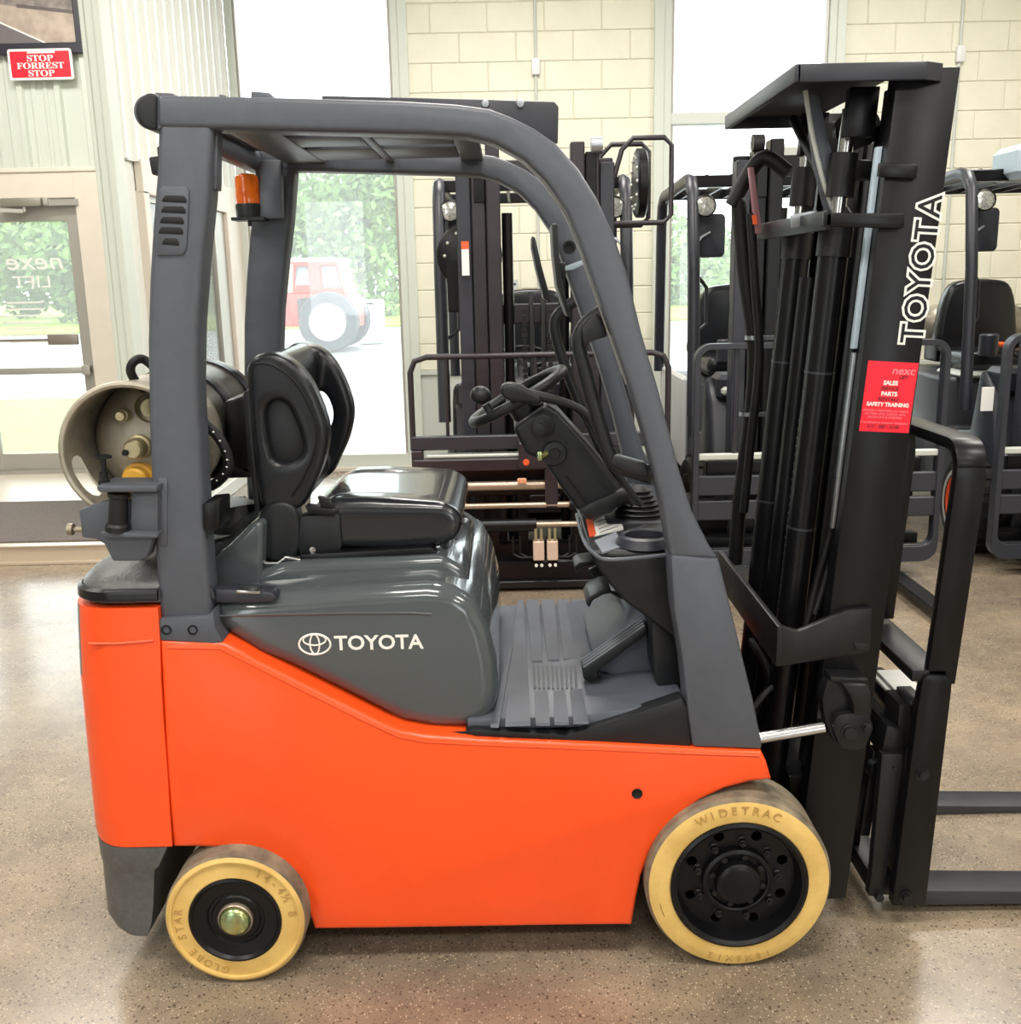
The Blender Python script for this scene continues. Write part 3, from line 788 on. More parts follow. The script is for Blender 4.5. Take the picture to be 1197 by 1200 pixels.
# --- counterweight
def ring(z, xr, xs, R, iy, n=7):
    y0, y1 = YN + iy, YF - iy
    out = [(xs, y0, z)]
    for k in range(n + 1):
        a = math.radians(90 * k / n); out.append((xr + R - R * math.sin(a), y0 + R - R * math.cos(a), z))
    for k in range(n + 1):
        a = math.radians(90 * k / n); out.append((xr + R - R * math.cos(a), y1 - R + R * math.sin(a), z))
    out.append((xs, y1, z)); return out
def X(px, py, Y=YN + .03): return P(px, py, Y).x
def Z(px, py, Y=YN): return P(px, py, Y).z
cw = MB()
RC = .11
rows = [(713, 88, 185), (740, 89, 187), (800, 92, 189), (850, 97, 192), (900, 102, 196), (950, 107, 199), (985, 111, 201.5), (993, 114, 202)]
rg = []
for y, xl, xs_ in rows[::-1]:
    rg.append(ring(Z(150, y), X(xl, y, YN + .07), X(xs_, y, YN), RC, 0.0))
zt = Z(150, 700)
xl, xs_ = X(88, 700, YN + .07), X(184, 700, YN)
cw.loft(rg)
ob = cw.done('counterweight', [ORANGE, GREYT], FK, 40)
zmid = Z(150, 820)
for f in ob.data.polygons:
    c_ = f.center
    if f.normal.x < -.80 and c_.z > zmid: f.material_index = 1
# groove across the orange counterweight and the gap beside it
b = MB(); b.tube([P(104, 754, YN - .001), P(140, 754, YN - .001), P(180, 750.5, YN - .001)], .0035, 6); b.done('panel_bead', ORANGE, ob)
# cast grey top
b = MB(); rg = []
for dz, ins in ((-.006, .012), (.02, .012), (.035, .02), (.055, .045), (.075, .10), (.085, .18), (.088, .30)):
    rg.append(ring(Z(150, 705) + dz, xl + ins * .75 - .003, xs_ + .002, RC, ins * .9))
b.loft(rg); b.done('counterweight_top', GREYT, FK, 50)
b = MB(); rg = []
for y, ins in ((705, .001), (704, -.003), (694, -.002), (691, .006)):
    rg.append(ring(Z(150, y), xl + ins + .004, xs_ + .001, RC, ins))
b.loft(rg, cap=False); b.done('edge_seal', BLACK, FK, 50)
# lower grey bumper of the counterweight
b = MB(); rg = []
for y, xl_, xs2, R in ((994, 115, 196, .10), (1016, 118, 186, .10), (1022, 119, 180, .10), (1060, 123, 179, .1), (1082, 127, 177, .09), (1094, 137, 174, .08), (1099, 150, 172, .06)):
    rg.append(ring(Z(150, y), X(xl_, y, YN + .07), X(xs2, y, YN), R, .006 if y > 1018 else .0))
b.loft(rg[::-1]); b.done('bumper', GREYT, FK, 40)

# --- overhead guard
OG = part('overhead_guard', FK)
YG = 2.30
rail_out = [(183, 111), (300, 113), (400, 115.5), (467, 117.5), (534, 121.5), (574, 127), (600, 137), (626, 150), (652, 168), (678, 197), (700, 232), (720, 276), (735, 318), (753, 392), (772, 456), (786, 510), (797, 552), (809, 599), (821, 640), (826, 655)]
rail_in = [(787, 655), (785, 648), (776, 594), (764, 542), (753, 503), (739, 456), (718, 396), (694, 327), (677, 279), (664, 248), (641, 214), (614, 187), (580, 168), (550, 160), (500, 157), (400, 154.5), (300, 152), (183, 150)]
# the real pillar: front edge continues to the cowl
rail_out[-3:] = [(812, 600), (832, 640), (843, 656)]
gr_px = rail_out + rail_in
gr = px_prism('guard_rail', gr_px, YG, .085, GREY, OG, .012, 3, ang=50, sharp=40)
o = gr.copy(); COL.objects.link(o); o.location.y += .86; 
pil_px = [(185, 140), (183, 200), (178, 262), (174, 330), (172, 400), (174, 500), (177, 580), (182, 660), (187, 728), (248, 728), (241, 640), (235, 540), (231, 450), (232, 380), (238, 300), (245, 230), (250, 140)]
pil = px_prism('rear_pillar', pil_px, YG + .004, .085, GREY, OG, .014, 3, ang=50, sharp=40)
o = pil.copy(); COL.objects.link(o); o.location.y += .86
FARP = o
# lower front cowl leg
leg_px = [(786, 650), (843, 655), (866, 750), (884, 823), (895, 879), (812, 876), (806, 830), (801, 780), (790, 715)]
lg = px_prism('front_pillar_base', leg_px, YG - .004, .10, GREY, OG, .010, 2)
o = lg.copy(); COL.objects.link(o); o.location.y += .86
# foot of the rear pillar with two bolts
ft = px_prism('pillar_foot', [(186, 725), (244, 722), (250, 714), (252, 735), (262, 753), (250, 755), (187, 751)], YG - .008, .11, GREY, OG, .006)
for a in ((195, 738), (226, 738)):
    v = P(*a, YG - .008); b = MB(); b.lathe([(.012, .002), (.012, -.003), (.009, -.003), (.008, .004), (0, .004)], v, (0, 1, 0), 16); b.done('bolt', BLACK, ft)
# vent plate with slots
vp = MB(); vp.prism(pp([(184, 300), (182, 290), (186, 225), (190, 218), (218, 218), (222, 224), (219, 290), (215, 299)], YG), YG - .0015, YG + .02, .003)
vpo = vp.done('vent_plate', GREY, pil)
for cy, x0, x1 in ((233.5, 190, 219), (246, 189, 218), (258.5, 187.5, 216), (270.5, 186, 215), (283.5, 190, 210)):
    b = MB(); b.prism(pp([(x0 + 4, cy - 4.5), (x1 - 3, cy - 4), (x1, cy - 0), (x1, cy + 4.5), (x0, cy + 3), (x0 + 1, cy - 1)], YG), YG - .003, YG + .006, .0015); b.done('vent_slot', RUBBER, pil)
# rear cross member with rounded rubber end, roof bars
b = MB(); v = P(176, 131, YG); r = v.z - P(176, 152, YG).z
b.cyl((v.x, YG + .004, v.z), (v.x, YG + .94, v.z), r, 28); b.done('rear_cross_beam', GREY, OG)
b = MB(); c = P(178, 131, YG)
b.prism(pp([(184, 110), (174, 109), (165, 113), (160, 122), (159, 133), (163, 144), (171, 151), (184, 153)], YG), YG - .004, YG + .05, .006, 3); b.done('end_cap', PLAST, OG)
zr0, zr1 = P(300, 128, YG).z, P(300, 142, YG).z
def roof(xa, xb, y0, y1):
    x0, x1 = P(xa, 130, YG).x, P(xb, 130, YG).x
    b = MB(); b.box((x0, y0, zr1 + .004), (x1, y1, zr0 - .004), .004); b.done('roof_bar', GREY, OG)
roof(236, 300, YG + .08, YG + .87); roof(398, 412, YG + .08, YG + .87); roof(520, 556, YG + .08, YG + .87)
roof(300, 398, 2.43, 2.56); roof(440, 520, 2.43, 2.56); roof(300, 398, 2.62, 2.78); roof(412, 520, 2.62, 2.78); roof(300, 398, 2.84, 3.08); roof(412, 520, 2.84, 3.08)
for x0, x1, h in ((176, 210, 5), (252, 272, 3), (290, 324, 6)):
    b = MB(); a = P(x0, 111, YG); c = P(x1, 112, YG); b.prism([(a.x, a.z - .02), (a.x, a.z + h * .002), (c.x - .02, c.z + h * .002), (c.x, c.z - .02)], YG + .03, YG + .8, .003); b.done('roof_cleat', GREY, OG)
# plate standing on the guard
pl = px_prism('roof_plate', [(377, 112), (560, 116), (650, 119), (655, 125), (654, 168), (600, 166), (380, 150)], 2.62, .012, DGREY, OG, .003)
for a in ((569, 122), (610, 122)):
    b = MB(); v = P(*a, 2.62); b.lathe([(0, -.008), (.008, -.007), (.011, 0)], v, (0, 1, 0), 14); b.done('bolt', ZINC, pl)
# underside edge strip of the near rail (weather strip, chrome-bright line)
edge = [(500, 158.5), (548, 161.5), (578, 169.5), (610, 187), (636, 212), (660, 247), (676, 283), (693, 331), (714, 391), (735, 450)]
b = MB(); b.tube([P(x, y, YG + .05) for x, y in edge], .004, 6, smooth_pts=4); b.done('weather_strip', ZINC, OG)
# small black switch boxes on the rear of the near pillar
b = MB(); b.prism(pp([(168, 182), (184, 180), (184, 205), (172, 203)], YG), YG + .03, YG + .08, .004); b.prism(pp([(176, 168), (185, 170), (184, 182), (177, 181)], YG), YG + .04, YG + .07, .004); b.done('rear_lamp', PLAST, OG)
# junction box under the roof
b = MB(); b.prism(pp([(242, 152), (251, 152), (250, 222), (242, 220)], YG), YG + .03, YG + .07, .004); b.done('inner_pillar_plate', GREY, OG)
# beacon on the far rear pillar
YBc = 3.10
bc = part('beacon', FK)
v = P(290, 222, YBc)
b = MB(); h0, h1 = P(290, 240, YBc).z, P(290, 204, YBc).z
b.lathe([(0, 0), (.034, 0), (.035, .01), (.034, (h1 - h0) * .45), (.0335, (h1 - h0) * .47), (.034, (h1 - h0) * .8), (.031, (h1 - h0) * .93), (.022, h1 - h0), (0, h1 - h0)], (v.x, YBc, h0), (0, 0, 1), 24); b.done('beacon_lens', AMBER, bc)
b = MB(); b.lathe([(0, -.035), (.036, -.035), (.038, -.005), (.036, .002), (0, .002)], (v.x, YBc, h0), (0, 0, 1), 24); b.box((v.x - .045, YBc - .035, h0 - .045), (v.x + .05, YBc + .04, h0 - .036)); b.cyl((v.x, YBc, h0 - .06), (v.x, YBc, h0 - .04), .006, 10); b.done('beacon_base', PLAST, bc)
b = MB(); b.prism(pp([(306, 188), (330, 188), (331, 256), (302, 257), (305, 240)], YBc), YBc - .01, YBc + .03, .004); b.done('bracket', GREY, bc)
# grab handles
GH = part('grab_handle', FK)
hp = [(706, 368), (690, 378), (680, 392), (679, 408), (690, 450), (704, 500), (716, 535), (726, 547), (745, 552), (764, 556)]
b = MB(); b.tube([P(x, y, YG + .075) for x, y in hp], [.022, .019, .017, .0165, .0165, .0165, .0165, .018, .021, .024], 12, smooth_pts=4)
hb = b.done('grip', PLAST, GH, 60)
b = MB(); b.prism(pp([(683, 385), (701, 366), (712, 383), (715, 396), (694, 402), (686, 410)], YG), YG + .05, YG + .09, .006); b.done('grip_mount', PLAST, GH)
b = MB(); b.prism(pp([(722, 537), (762, 548), (766, 566), (738, 560), (718, 548)], YG), YG + .05, YG + .09, .006); b.done('grip_mount', PLAST, GH)
YH2 = 3.08
hp = [(673, 353), (655, 368), (650, 382), (656, 410), (670, 450), (684, 482), (694, 491), (706, 494)]
b = MB(); b.tube([P(x, y, YH2) for x, y in hp], .017, 10, smooth_pts=4); b.done('far_grip', PLAST, GH, 60)
# mirrors seen edge-on on the near and far front pillars, with the strap
MR = part('mirror', FK)
b = MB(); m_ = [(646, 263), (653, 263), (655, 310), (661, 345), (669, 372), (664, 371), (652, 335), (648, 300)]
b.prism(pp(m_, 2.62), 2.58, 2.72, .004); b.done('mirror_shell', PLAST, MR)
b = MB(); b.prism(pp([(653, 307), (663, 308), (663, 327), (655, 326)], 2.62), 2.6, 2.66, .003); b.done('mirror_clamp', PLAST, MR)
b = MB(); b.prism(pp([(663, 312), (685, 304), (686, 309), (672, 316), (663, 317)], 2.5), 2.5, 2.508, .001); b.done('mirror_strap', LBLUE, MR)
b = MB(); b.prism(pp([(623, 277), (627, 279), (634, 310), (645, 350), (644, 355), (637, 350), (628, 315), (623, 290)], 3.0), 2.96, 3.1, .004); b.done('far_mirror_shell', PLAST, MR)
v = P(667, 290, 3.1)
b = MB(); b.lathe([(.018, .01), (.02, -.008), (.013, -.008), (.012, .002), (0, .002)], v, (0, 1, 0), 18); b.done('grommet', RUBBER, OG)

# --- engine hood
hd = MB()
hood_px = [(247, 706), (300, 700), (400, 692), (500, 686), (530, 690), (556, 706), (572, 735), (582, 775), (585, 810), (580, 835), (566, 851), (545, 857), (510, 857), (470, 849), (400, 813), (340, 784), (300, 768), (275, 752), (254, 738)]
hd.prism(pp(hood_px, YN + .045), YN + .045, 3.16, .045, 6, ang=12, nearonly=True)
ho = hd.done('engine_hood', GREYG, FK, 60)
seal = [(250, 741), (262, 751), (290, 769), (340, 795), (400, 824), (445, 846), (470, 856), (510, 862), (545, 861), (566, 856)]
b = MB(); b.tube([P(x, y, YN + .03) for x, y in seal], .009, 8); b.done('hood_seal', RUBBER, FK)
# raised crease along the hood
crease = [(252, 722), (300, 720.5), (400, 718.5), (480, 718), (506, 719.5)]
b = MB(); b.tube([P(x, y, YN + .0455) for x, y in crease], .0035, 6); b.done('hood_crease', GREYG, ho)
# raised pad under the seat, following the hood
b = MB(); b.prism(pp([(292, 690), (300, 672), (330, 660), (470, 655), (520, 652), (545, 668), (556, 700), (556, 720), (300, 720)], 2.47), 2.47, 3.05, .03, 4, ang=15); b.done('seat_platform', GREYG, ho, 60)
# rear cover behind the hood
b = MB(); b.prism(pp([(186, 700), (190, 676), (236, 664), (268, 640), (296, 612), (308, 612), (306, 690), (300, 712), (186, 720)], 2.47), 2.47, 3.14, .02, 3, ang=15); b.done('rear_cover', GREYG, FK, 60)
b = MB(); b.prism(pp([(250, 691), (300, 693), (318, 695), (325, 702), (316, 707), (252, 708)], YN + .03), YN + .035, YN + .09, .006); b.cyl(P(250, 700, YN + .03), P(246, 688, YN + .03), .006); lt = b.done('hood_latch', DGREY, FK)
b = MB(); b.prism(pp([(276, 692), (304, 694), (304, 697), (276, 696)], YN + .025), YN + .03, YN + .07, .002); b.done('latch_bar', STEEL, lt)
# maker's name and roundel on the hood
b = MB(); yl = YN + .045 - .0004
o0 = P(392.5, 761.5, yl); o1 = P(497, 759.5, yl)
xd = (o1 - o0).normalized(); yd = Vector((0, 0, 1))
hgt = P(393, 745, yl).z - o0.z
tm = text_mesh('TOYOTA', .02, .002, 'LEFT', 0, 1.0)
wd0 = max(v.co.x for v in tm.vertices) - min(v.co.x for v in tm.vertices); hh0 = max(v.co.y for v in tm.vertices)
sz = hgt / hh0
b.text('TOYOTA', sz, o0, xd, yd, .02, .001, sx=(o1 - o0).length / (wd0 * sz))
def ringe(c, rx, rz, r, n=36, rot=0):
    b.tube([(c.x + rx * math.cos(2 * PI * k / n), c.y, c.z + rz * math.sin(2 * PI * k / n)) for k in range(n)], r, 6, closed=True)
c = P(369, 755, yl); rx = (P(388, 755, yl).x - c.x) * .97; rz = c.z - P(369, 767, yl).z
ringe(c, rx, rz, .0026); ringe(c, rx * .30, rz * .95, .0022); c_up = Vector((c.x, c.y, c.z + rz * .42)); ringe(c_up, rx * .72, rz * .52, .0022)
b.done('hood_lettering', WHITE, ho, smooth=False)

# --- driver's seat
ST = part('seat', FK)
y0, y1 = 2.53, 3.03
b = MB()
cpx = [(352, 642), (352, 612), (375, 592), (400, 588), (520, 589), (538, 600), (543, 614), (538, 630), (520, 641), (450, 645)]
b.prism(pp(cpx, y0), y0, y1, .03, 4)
b.prism(pp([(372, 620), (385, 585), (430, 584), (500, 588), (532, 600), (534, 615), (500, 640)], y0), y0 + .01, y0 + .10, .025, 4)
b.prism(pp([(372, 620), (385, 585), (430, 584), (500, 588), (532, 600), (534, 615), (500, 640)], y0), y1 - .10, y1 - .01, .025, 4)
organic(b, .009, 10, 'cushion', SEATM, ST)
zc_ = P(450, 597, y0).z
b = MB()
for yy in (y0 + .125, y1 - .125):
    b.tube([(P(400, 600, y0).x, yy, zc_ + .002), (P(460, 600, y0).x, yy, zc_ + .004), (P(515, 600, y0).x, yy - .0, zc_ + .001)], .004, 6)
b.done('seam', RUBBER, ST)
def wing(yn, hole=True, sc=1):
    pts = [(289, 452), (288, 432), (297, 418), (315, 413), (338, 421), (358, 440), (372, 466), (382, 494), (384, 515), (378, 545), (366, 572), (352, 596), (318, 600), (303, 590), (297, 540)]
    b_ = pp(pts, y0)
    return cm2(b_, 3)
hole = pp([(311, 475), (330, 470), (340, 482), (350, 505), (354, 525), (350, 537), (335, 543), (320, 540), (314, 515)], y0)
b = MB()
b.prism(wing(y0), y0, y0 + .075, .025, 3, holes=[cm2(hole, 2)], ang=60)
hole2 = pp([(367, 462), (376, 456), (386, 464), (392, 482), (389, 499), (379, 504), (371, 494), (366, 478)], y1 - .04)
b.prism(wing(y0), y1 - .075, y1, .02, 3, holes=[cm2(hole2, 2)], ang=60)
bk = pp([(290, 440), (298, 420), (316, 414), (330, 419), (338, 440), (332, 500), (340, 550), (352, 600), (310, 600), (299, 540), (294, 480)], y0)
b.prism(bk, y0 + .05, y1 - .05, .015, 2)
organic(b, .008, 12, 'backrest', VINYL, ST)
b = MB(); b.prism(cm2(pp([(308, 471), (332, 467), (346, 484), (356, 508), (358, 530), (352, 541), (322, 545), (313, 530), (308, 500)], y0), 2), y0 + .028, y0 + .045, .003); b.done('backrest_pocket', PLAST, ST)
wp = pp([(300, 426), (320, 428), (345, 446), (362, 474), (371, 500), (370, 525), (358, 556), (342, 582)], y0)
b = MB(); b.tube([(x, y0 - .001, z) for x, z in wp], .003, 6, smooth_pts=3); b.done('seam', RUBBER, ST)
# back shell, recliner cover, slide rails, buckle
b = MB(); b.prism(pp([(286, 460), (293, 455), (299, 530), (306, 598), (300, 600), (291, 530)], y0 + .02), y0 + .01, y1 - .01, .004); b.done('back_shell', PLAST, ST)
yc = y0 - .012
b = MB(); b.prism(cm2(pp([(301, 622), (303, 603), (313, 592), (328, 588), (342, 592), (350, 604), (352, 625), (350, 645), (342, 656), (322, 660), (307, 648)], yc), 3), yc, yc + .06, .012, 3, ang=50); b.done('recliner_cover', PLAST, ST, 50)
b = MB(); b.prism(pp([(350, 606), (392, 600), (399, 606), (401, 640), (396, 652), (352, 654), (348, 640)], yc), yc + .004, yc + .06, .008, 2); rc = b.done('side_bracket', PLAST, ST)
b = MB(); b.lathe([(0, -.006), (.008, -.005), (.009, .002)], P(367, 644, yc), (0, 1, 0), 12); b.done('bolt', STEEL, rc)
b = MB(); b.prism(pp([(358, 592), (392, 596), (396, 600), (390, 604), (362, 602)], yc), yc - .008, yc + .03, .004); b.prism(pp([(372, 582), (384, 584), (392, 596), (376, 595)], yc), yc + .0, yc + .02, .003); b.done('belt_buckle', RUBBER, ST)
b = MB(); b.prism(pp([(352, 650), (505, 642), (512, 646), (512, 653), (352, 660)], y0 - .03), y0 - .03, y0 + .03, .002); b.prism(pp([(345, 656), (500, 650), (500, 644), (345, 650)], y0 + .02), y1 - .08, y1 - .04, .002)
b.prism(pp([(360, 656), (500, 650), (500, 640), (360, 640)], y0), y0 + .07, y1 - .07, .01)
b.done('slide_rail', BLACK, ST)
b = MB(); b.tube([P(303, 653, 2.5), P(312, 660, 2.49), P(326, 660, 2.49), P(335, 653, 2.49), P(352, 656, 2.49)], .004, 8); b.done('slide_handle', STEEL, ST)
b = MB(); b.cyl(P(500, 645, y0 + .01), P(516, 641, y0 + .01), .005); b.ell(P(545, 611, 2.8), (.012, .012, .01)); b.cyl(P(530, 614, 2.8), P(545, 611, 2.8), .005); b.done('adjust_lever', ZINC, ST)
# --- wheels
def arc_text(b, s, c, r, size, phi0, step, y, off=.01, ext=.0016):
    """letters clockwise round the centre, tops outward; phi from the top, in degrees"""
    for i, ch in enumerate(s):
        if ch == ' ': continue
        p = math.radians(phi0 + i * step)
        rad = Vector((math.sin(p), 0, math.cos(p))); tan = Vector((math.cos(p), 0, -math.sin(p)))
        b.text(ch, size, (c.x + rad.x * r, y, c.z + rad.z * r), tan, rad, off, ext, 'CENTER')
def wheel(name, c, R, wd, ri, front, near=True):
    y0 = c.y; z = c.z
    g = part(name, FK, (c.x, c.y, c.z))
    b = MB()
    prof = [(ri - .01, .012), (ri + .004, .002), (ri + (R - ri) * .42, 0.0), (R - .022, .002), (R - .008, .006), (R, .018), (R, wd - .018), (R - .01, wd - .004), (ri, wd), (ri - .01, wd - .01)]
    if not front:
        prof = [(ri - .01, .012), (ri + .003, .004), (ri + .012, .006), (ri + (R - ri) * .66, .006), (ri + (R - ri) * .69, .001), (R - .014, .0), (R - .005, .006), (R, .016), (R, wd - .016), (R - .01, wd - .004), (ri, wd), (ri - .01, wd - .01)]
    b.lathe(prof, c, (0, 1, 0), 72, matfn=lambda q: 1 if ((q.x - c.x) ** 2 + (q.z - c.z) ** 2) ** .5 > R - .009 else 0)
    b.done('tire', [TIRE, TREAD], g, 30)
    b = MB()
    if front:
        arc_text(b, 'WIDETRAC', c, R - .038, .030, -28, 7.6, y0 + .0006)
        arc_text(b, '18X6X12', c, R - .036, .025, 158, 6.9, y0 + .0006)
        b.tube([(c.x + (R - .03) * math.sin(math.radians(a)), y0 + .001, c.z + (R - .03) * math.cos(math.radians(a))) for a in (246, 249, 252, 255, 257)], .002, 6)
    else:
        arc_text(b, 'GLOBE', c, R - .044, .028, 194, 9.5, y0 + .006)
        arc_text(b, 'STAR', c, R - .044, .028, 252, 9.5, y0 + .006)
        arc_text(b, '14-4\u00bd', c, R - .043, .029, 28, 9.5, y0 + .006)
        arc_text(b, '8', c, R - .043, .029, 84, 9.5, y0 + .006)
    b.done('tire_lettering', TIREL, g, smooth=False)
    if front:
        b = MB(); b.lathe([(ri, .03), (ri + .002, -.002), (ri - .006, -.006), (ri - .014, .0), (ri - .022, .03), (ri - .024, .055)], c, (0, 1, 0), 56); b.done('rim', BLACK, g)
        b = MB()
        holes = [circ(c.x + .122 * math.sin(a), c.z + .122 * math.cos(a), .0135, 14) for a in [2 * PI * k / 8 + .4 for k in range(8)]]
        b.prism(circ(c.x, c.z, ri - .012, 56), y0 + .038, y0 + .046, .0, holes=holes); b.done('wheel_disc', BLACK, g)
        b = MB(); b.cyl((c.x, y0 + .10, c.z), (c.x, y0 + .14, c.z), ri - .01, 40); b.done('brake_drum', RUBBER, g)
        b = MB(); b.lathe([(.088, .04), (.086, .02), (.078, .016), (.074, .018), (.072, .03), (.058, .03), (.054, .006), (.046, .0), (.04, -.001), (0, -.001)], c, (0, 1, 0), 40); hb = b.done('hub', BLACK, g)
        for k in range(9):
            a = 2 * PI * k / 9 + .1; q = Vector((c.x + .102 * math.sin(a), y0 + .03, c.z + .102 * math.cos(a)))
            b = MB(); b.lathe([(.0125, .01), (.0125, .006), (.0095, .004), (.0095, -.008), (.006, -.009), (.006, -.016), (0, -.016)], q, (0, 1, 0), 6); b.done('lug_nut', BLACKR, g, 20)
        for k in range(8):
            a = 2 * PI * k / 8 + .25; q = Vector((c.x + .065 * math.sin(a), y0 + .024, c.z + .065 * math.cos(a)))
            b = MB(); b.lathe([(.008, .008), (.008, -.004), (0, -.005)], q, (0, 1, 0), 6); b.done('hub_bolt', BLACKR, g, 20)
    else:
        b = MB(); b.lathe([(ri + .001, .02), (ri, .003), (ri - .006, .001), (ri - .012, .008), (.072, .012), (.068, .017), (.062, .017), (.058, .013), (.044, .013), (.042, .02), (0, .02)], c, (0, 1, 0), 56); b.done('rim', BLACK, g)
        b = MB(); b.lathe([(.043, .018), (.043, .004), (.040, .001), (.038, .004), (.037, .006)], c, (0, 1, 0), 40); b.done('bearing_ring', COPPER, g)
        b = MB(); b.lathe([(.037, .008), (.036, -.004), (.03, -.009), (.018, -.012), (0, -.013)], c, (0, 1, 0), 40); b.done('hub_cap', BRASS, g, 60)
    return g
cf = P(867, 1036, 2.25); cf.z = .2305
cr = P(275, 1079, 2.23); cr.z = .1755
wheel('front_wheel', cf, .2305, .17, .168, True)
wheel('rear_wheel', cr, .1755, .13, .114, False)
for nm, c, R, wd, ri in (('far_front_wheel', cf, .231, .17, .168), ('far_rear_wheel', cr, .178, .13, .114)):
    g = part(nm.replace('far_', ''), FK, (c.x, 3.25, c.z)); yy = 3.25 - wd
    b = MB(); b.lathe([(ri, .0), (R - .01, .004), (R, .018), (R, wd - .018), (R - .01, wd - .004), (ri, wd)], (c.x, yy, c.z), (0, 1, 0), 48, matfn=lambda q: 1 if ((q.x - c.x) ** 2 + (q.z - c.z) ** 2) ** .5 > R - .006 else 0); b.done('tire', [TIRE, TREAD], g)
    b = MB(); b.cyl((c.x, yy + .02, c.z), (c.x, yy + wd - .02, c.z), ri + .002, 40); b.done('rim', BLACK, g)

# --- dash, column, wheel, levers, pedals
DS = part('dash', FK)
YDs = 2.42
top = [(676, 640), (693, 650), (760, 652), (790, 650)]
dprof = [(690, 646), (695, 655), (702, 668), (714, 685), (736, 709), (764, 728), (790, 748), (806, 760), (806, 700), (800, 650), (770, 646)]
b = MB(); b.prism(pp(dprof, YDs), YDs, 3.12, .012, 3, ang=30); dsh = b.done('console', PLAST, DS, 50)
ztop = P(740, 645.2, YDs).z
b = MB(); b.prism(pp([(765, 729), (785, 742), (800, 760), (807, 806), (802, 813), (773, 811), (768, 792), (766, 760)], YDs), YDs + .02, 3.05, .012, 2); b.done('console_leg', PLAST, DS)
def tz_(px, py): return PZ(px, py, ztop)
# pale edge along the console top
b = MB(); b.tube([tz_(676, 603), tz_(684, 632), tz_(697, 649), tz_(716, 656), tz_(786, 650)], .005, 8, smooth_pts=4); b.done('console_edge', GREY, DS)
# decal, notice, tray, cup holder, boot
def top_quad(name, px, m, parent, h=.002):
    b = MB(); vs_ = [tz_(*a) for a in px]
    pts = [(v.x, v.y) for v in vs_]
    M = Matrix(((1, 0, 0, 0), (0, 0, 1, 0), (0, 1, 0, 0), (0, 0, 0, 1)))
    b.prism(pts, ztop - .003, ztop + h, M=M); return b.done(name, m, parent, smooth=False)
lb = top_quad('load_chart', [(694, 612), (722, 599), (731, 620), (697, 629)], WHITE, DS, .003)
top_quad('warning_strip', [(687, 609), (694, 606), (699, 628), (691, 630)], mat('decal_orange', (226, 88, 44), .5), DS, .0035)
b = MB()
for k in range(4):
    a, c = tz_(700 + k, 613 + k * 4.2), tz_(720 + k * 1.5, 606 + k * 4); b.tube([Vector((a.x, a.y, ztop + .0032)), Vector((c.x, c.y, ztop + .0032))], .0012, 4)
b.done('chart_lines', DGREY, lb)
top_quad('notice_plate', [(697, 634), (722, 624), (732, 640), (706, 648)], mat('clear_plate', (150, 156, 166), .15), DS, .002)
top_quad('tray_rim', [(727, 626), (776, 606), (784, 621), (733, 642)], DGREY, DS, .0008)
top_quad('storage_tray', [(731, 627), (774, 609), (780, 619), (735, 638)], RUBBER, DS, .0012)
cc = tz_(756, 637)
b = MB(); Mx = Matrix.Translation((cc.x, cc.y, ztop)) @ Matrix.Diagonal((1, 1.0, 1, 1))
b.lathe([(.075, 0), (.066, .022), (.056, .026), (.051, .022), (.049, -.02)], (cc.x, cc.y, ztop), (0, 0, 1), 36); b.done('cup_holder', DGREY, DS)
b = MB(); b.cyl((cc.x, cc.y, ztop + .001), (cc.x, cc.y, ztop + .004), .05, 30); b.done('cup_well', RUBBER, DS)
cb = tz_(750, 606); 
b = MB(); pr = []
for k in range(7):
    r = .076 - k * .008; pr += [(r, k * .012), (r + .004, k * .012 + .005), (r - .004, k * .012 + .010)]
b.lathe(pr + [(.012, .09), (0, .09)], (cb.x, cb.y, ztop), (0, 0, 1), 32); b.done('lever_boot', RUBBER, DS)
b = MB(); b.box((cb.x - .10, cb.y - .09, ztop - .01), (cb.x + .12, cb.y + .12, ztop + .006), .006); b.done('boot_plate', DGREY, DS)
# rear dash wall between the console and the column
YC0, YC1 = 2.66, 2.86
col_px = [(601, 501), (640, 474), (655, 483), (692, 524), (728, 570), (740, 590), (700, 604), (686, 590), (676, 597), (655, 570), (637, 540), (617, 533)]
b = MB(); b.prism(pp(col_px[:7] + [(690, 608), (676, 597), (655, 568), (637, 540), (617, 533)], YC0), YC0, YC1, .014, 3, ang=20); col = b.done('steering_column', PLAST, DS, 45)
b = MB(); b.prism(pp([(676, 597), (690, 588), (730, 571), (738, 582), (716, 600), (690, 610)], YC0), YC0 - .015, YC1 + .05, .012, 2); b.done('column_base', PLAST, DS)
b = MB(); b.tube([P(664, 558, YC0 - .001), P(688, 590, YC0 - .001)], .0025, 6); b.done('column_joint', RUBBER, col)
b = MB()
for k, r in enumerate((.030, .026, .022, .018)):
    v = P(637 - k * 1.6, 499 + k * 1.0, YC0); b.lathe([(r, .004), (r, -.005 - k * .006), (r - .004, -.007 - k * .006), (0, -.007 - k * .006)], v, (0, 1, 0), 24)
b.done('tilt_knob', PLAST, col)
b = MB(); v = P(650, 531, YC0); b.lathe([(.034, .0), (.030, -.01), (.016, -.012), (.014, -.006), (0, -.006)], v, (0, 1, 0), 24); b.done('key_switch', PLAST, col)
b = MB(); v = P(638, 533, YC0 - .02); b.lathe([(0, -.01), (.008, -.01), (.008, .016), (0, .016)], v, (-.6, -.8, -.2), 12); b.box((v.x - .018, v.y - .02, v.z - .012), (v.x - .006, v.y - .014, v.z + .012), .003); b.done('key', BRASS, col)
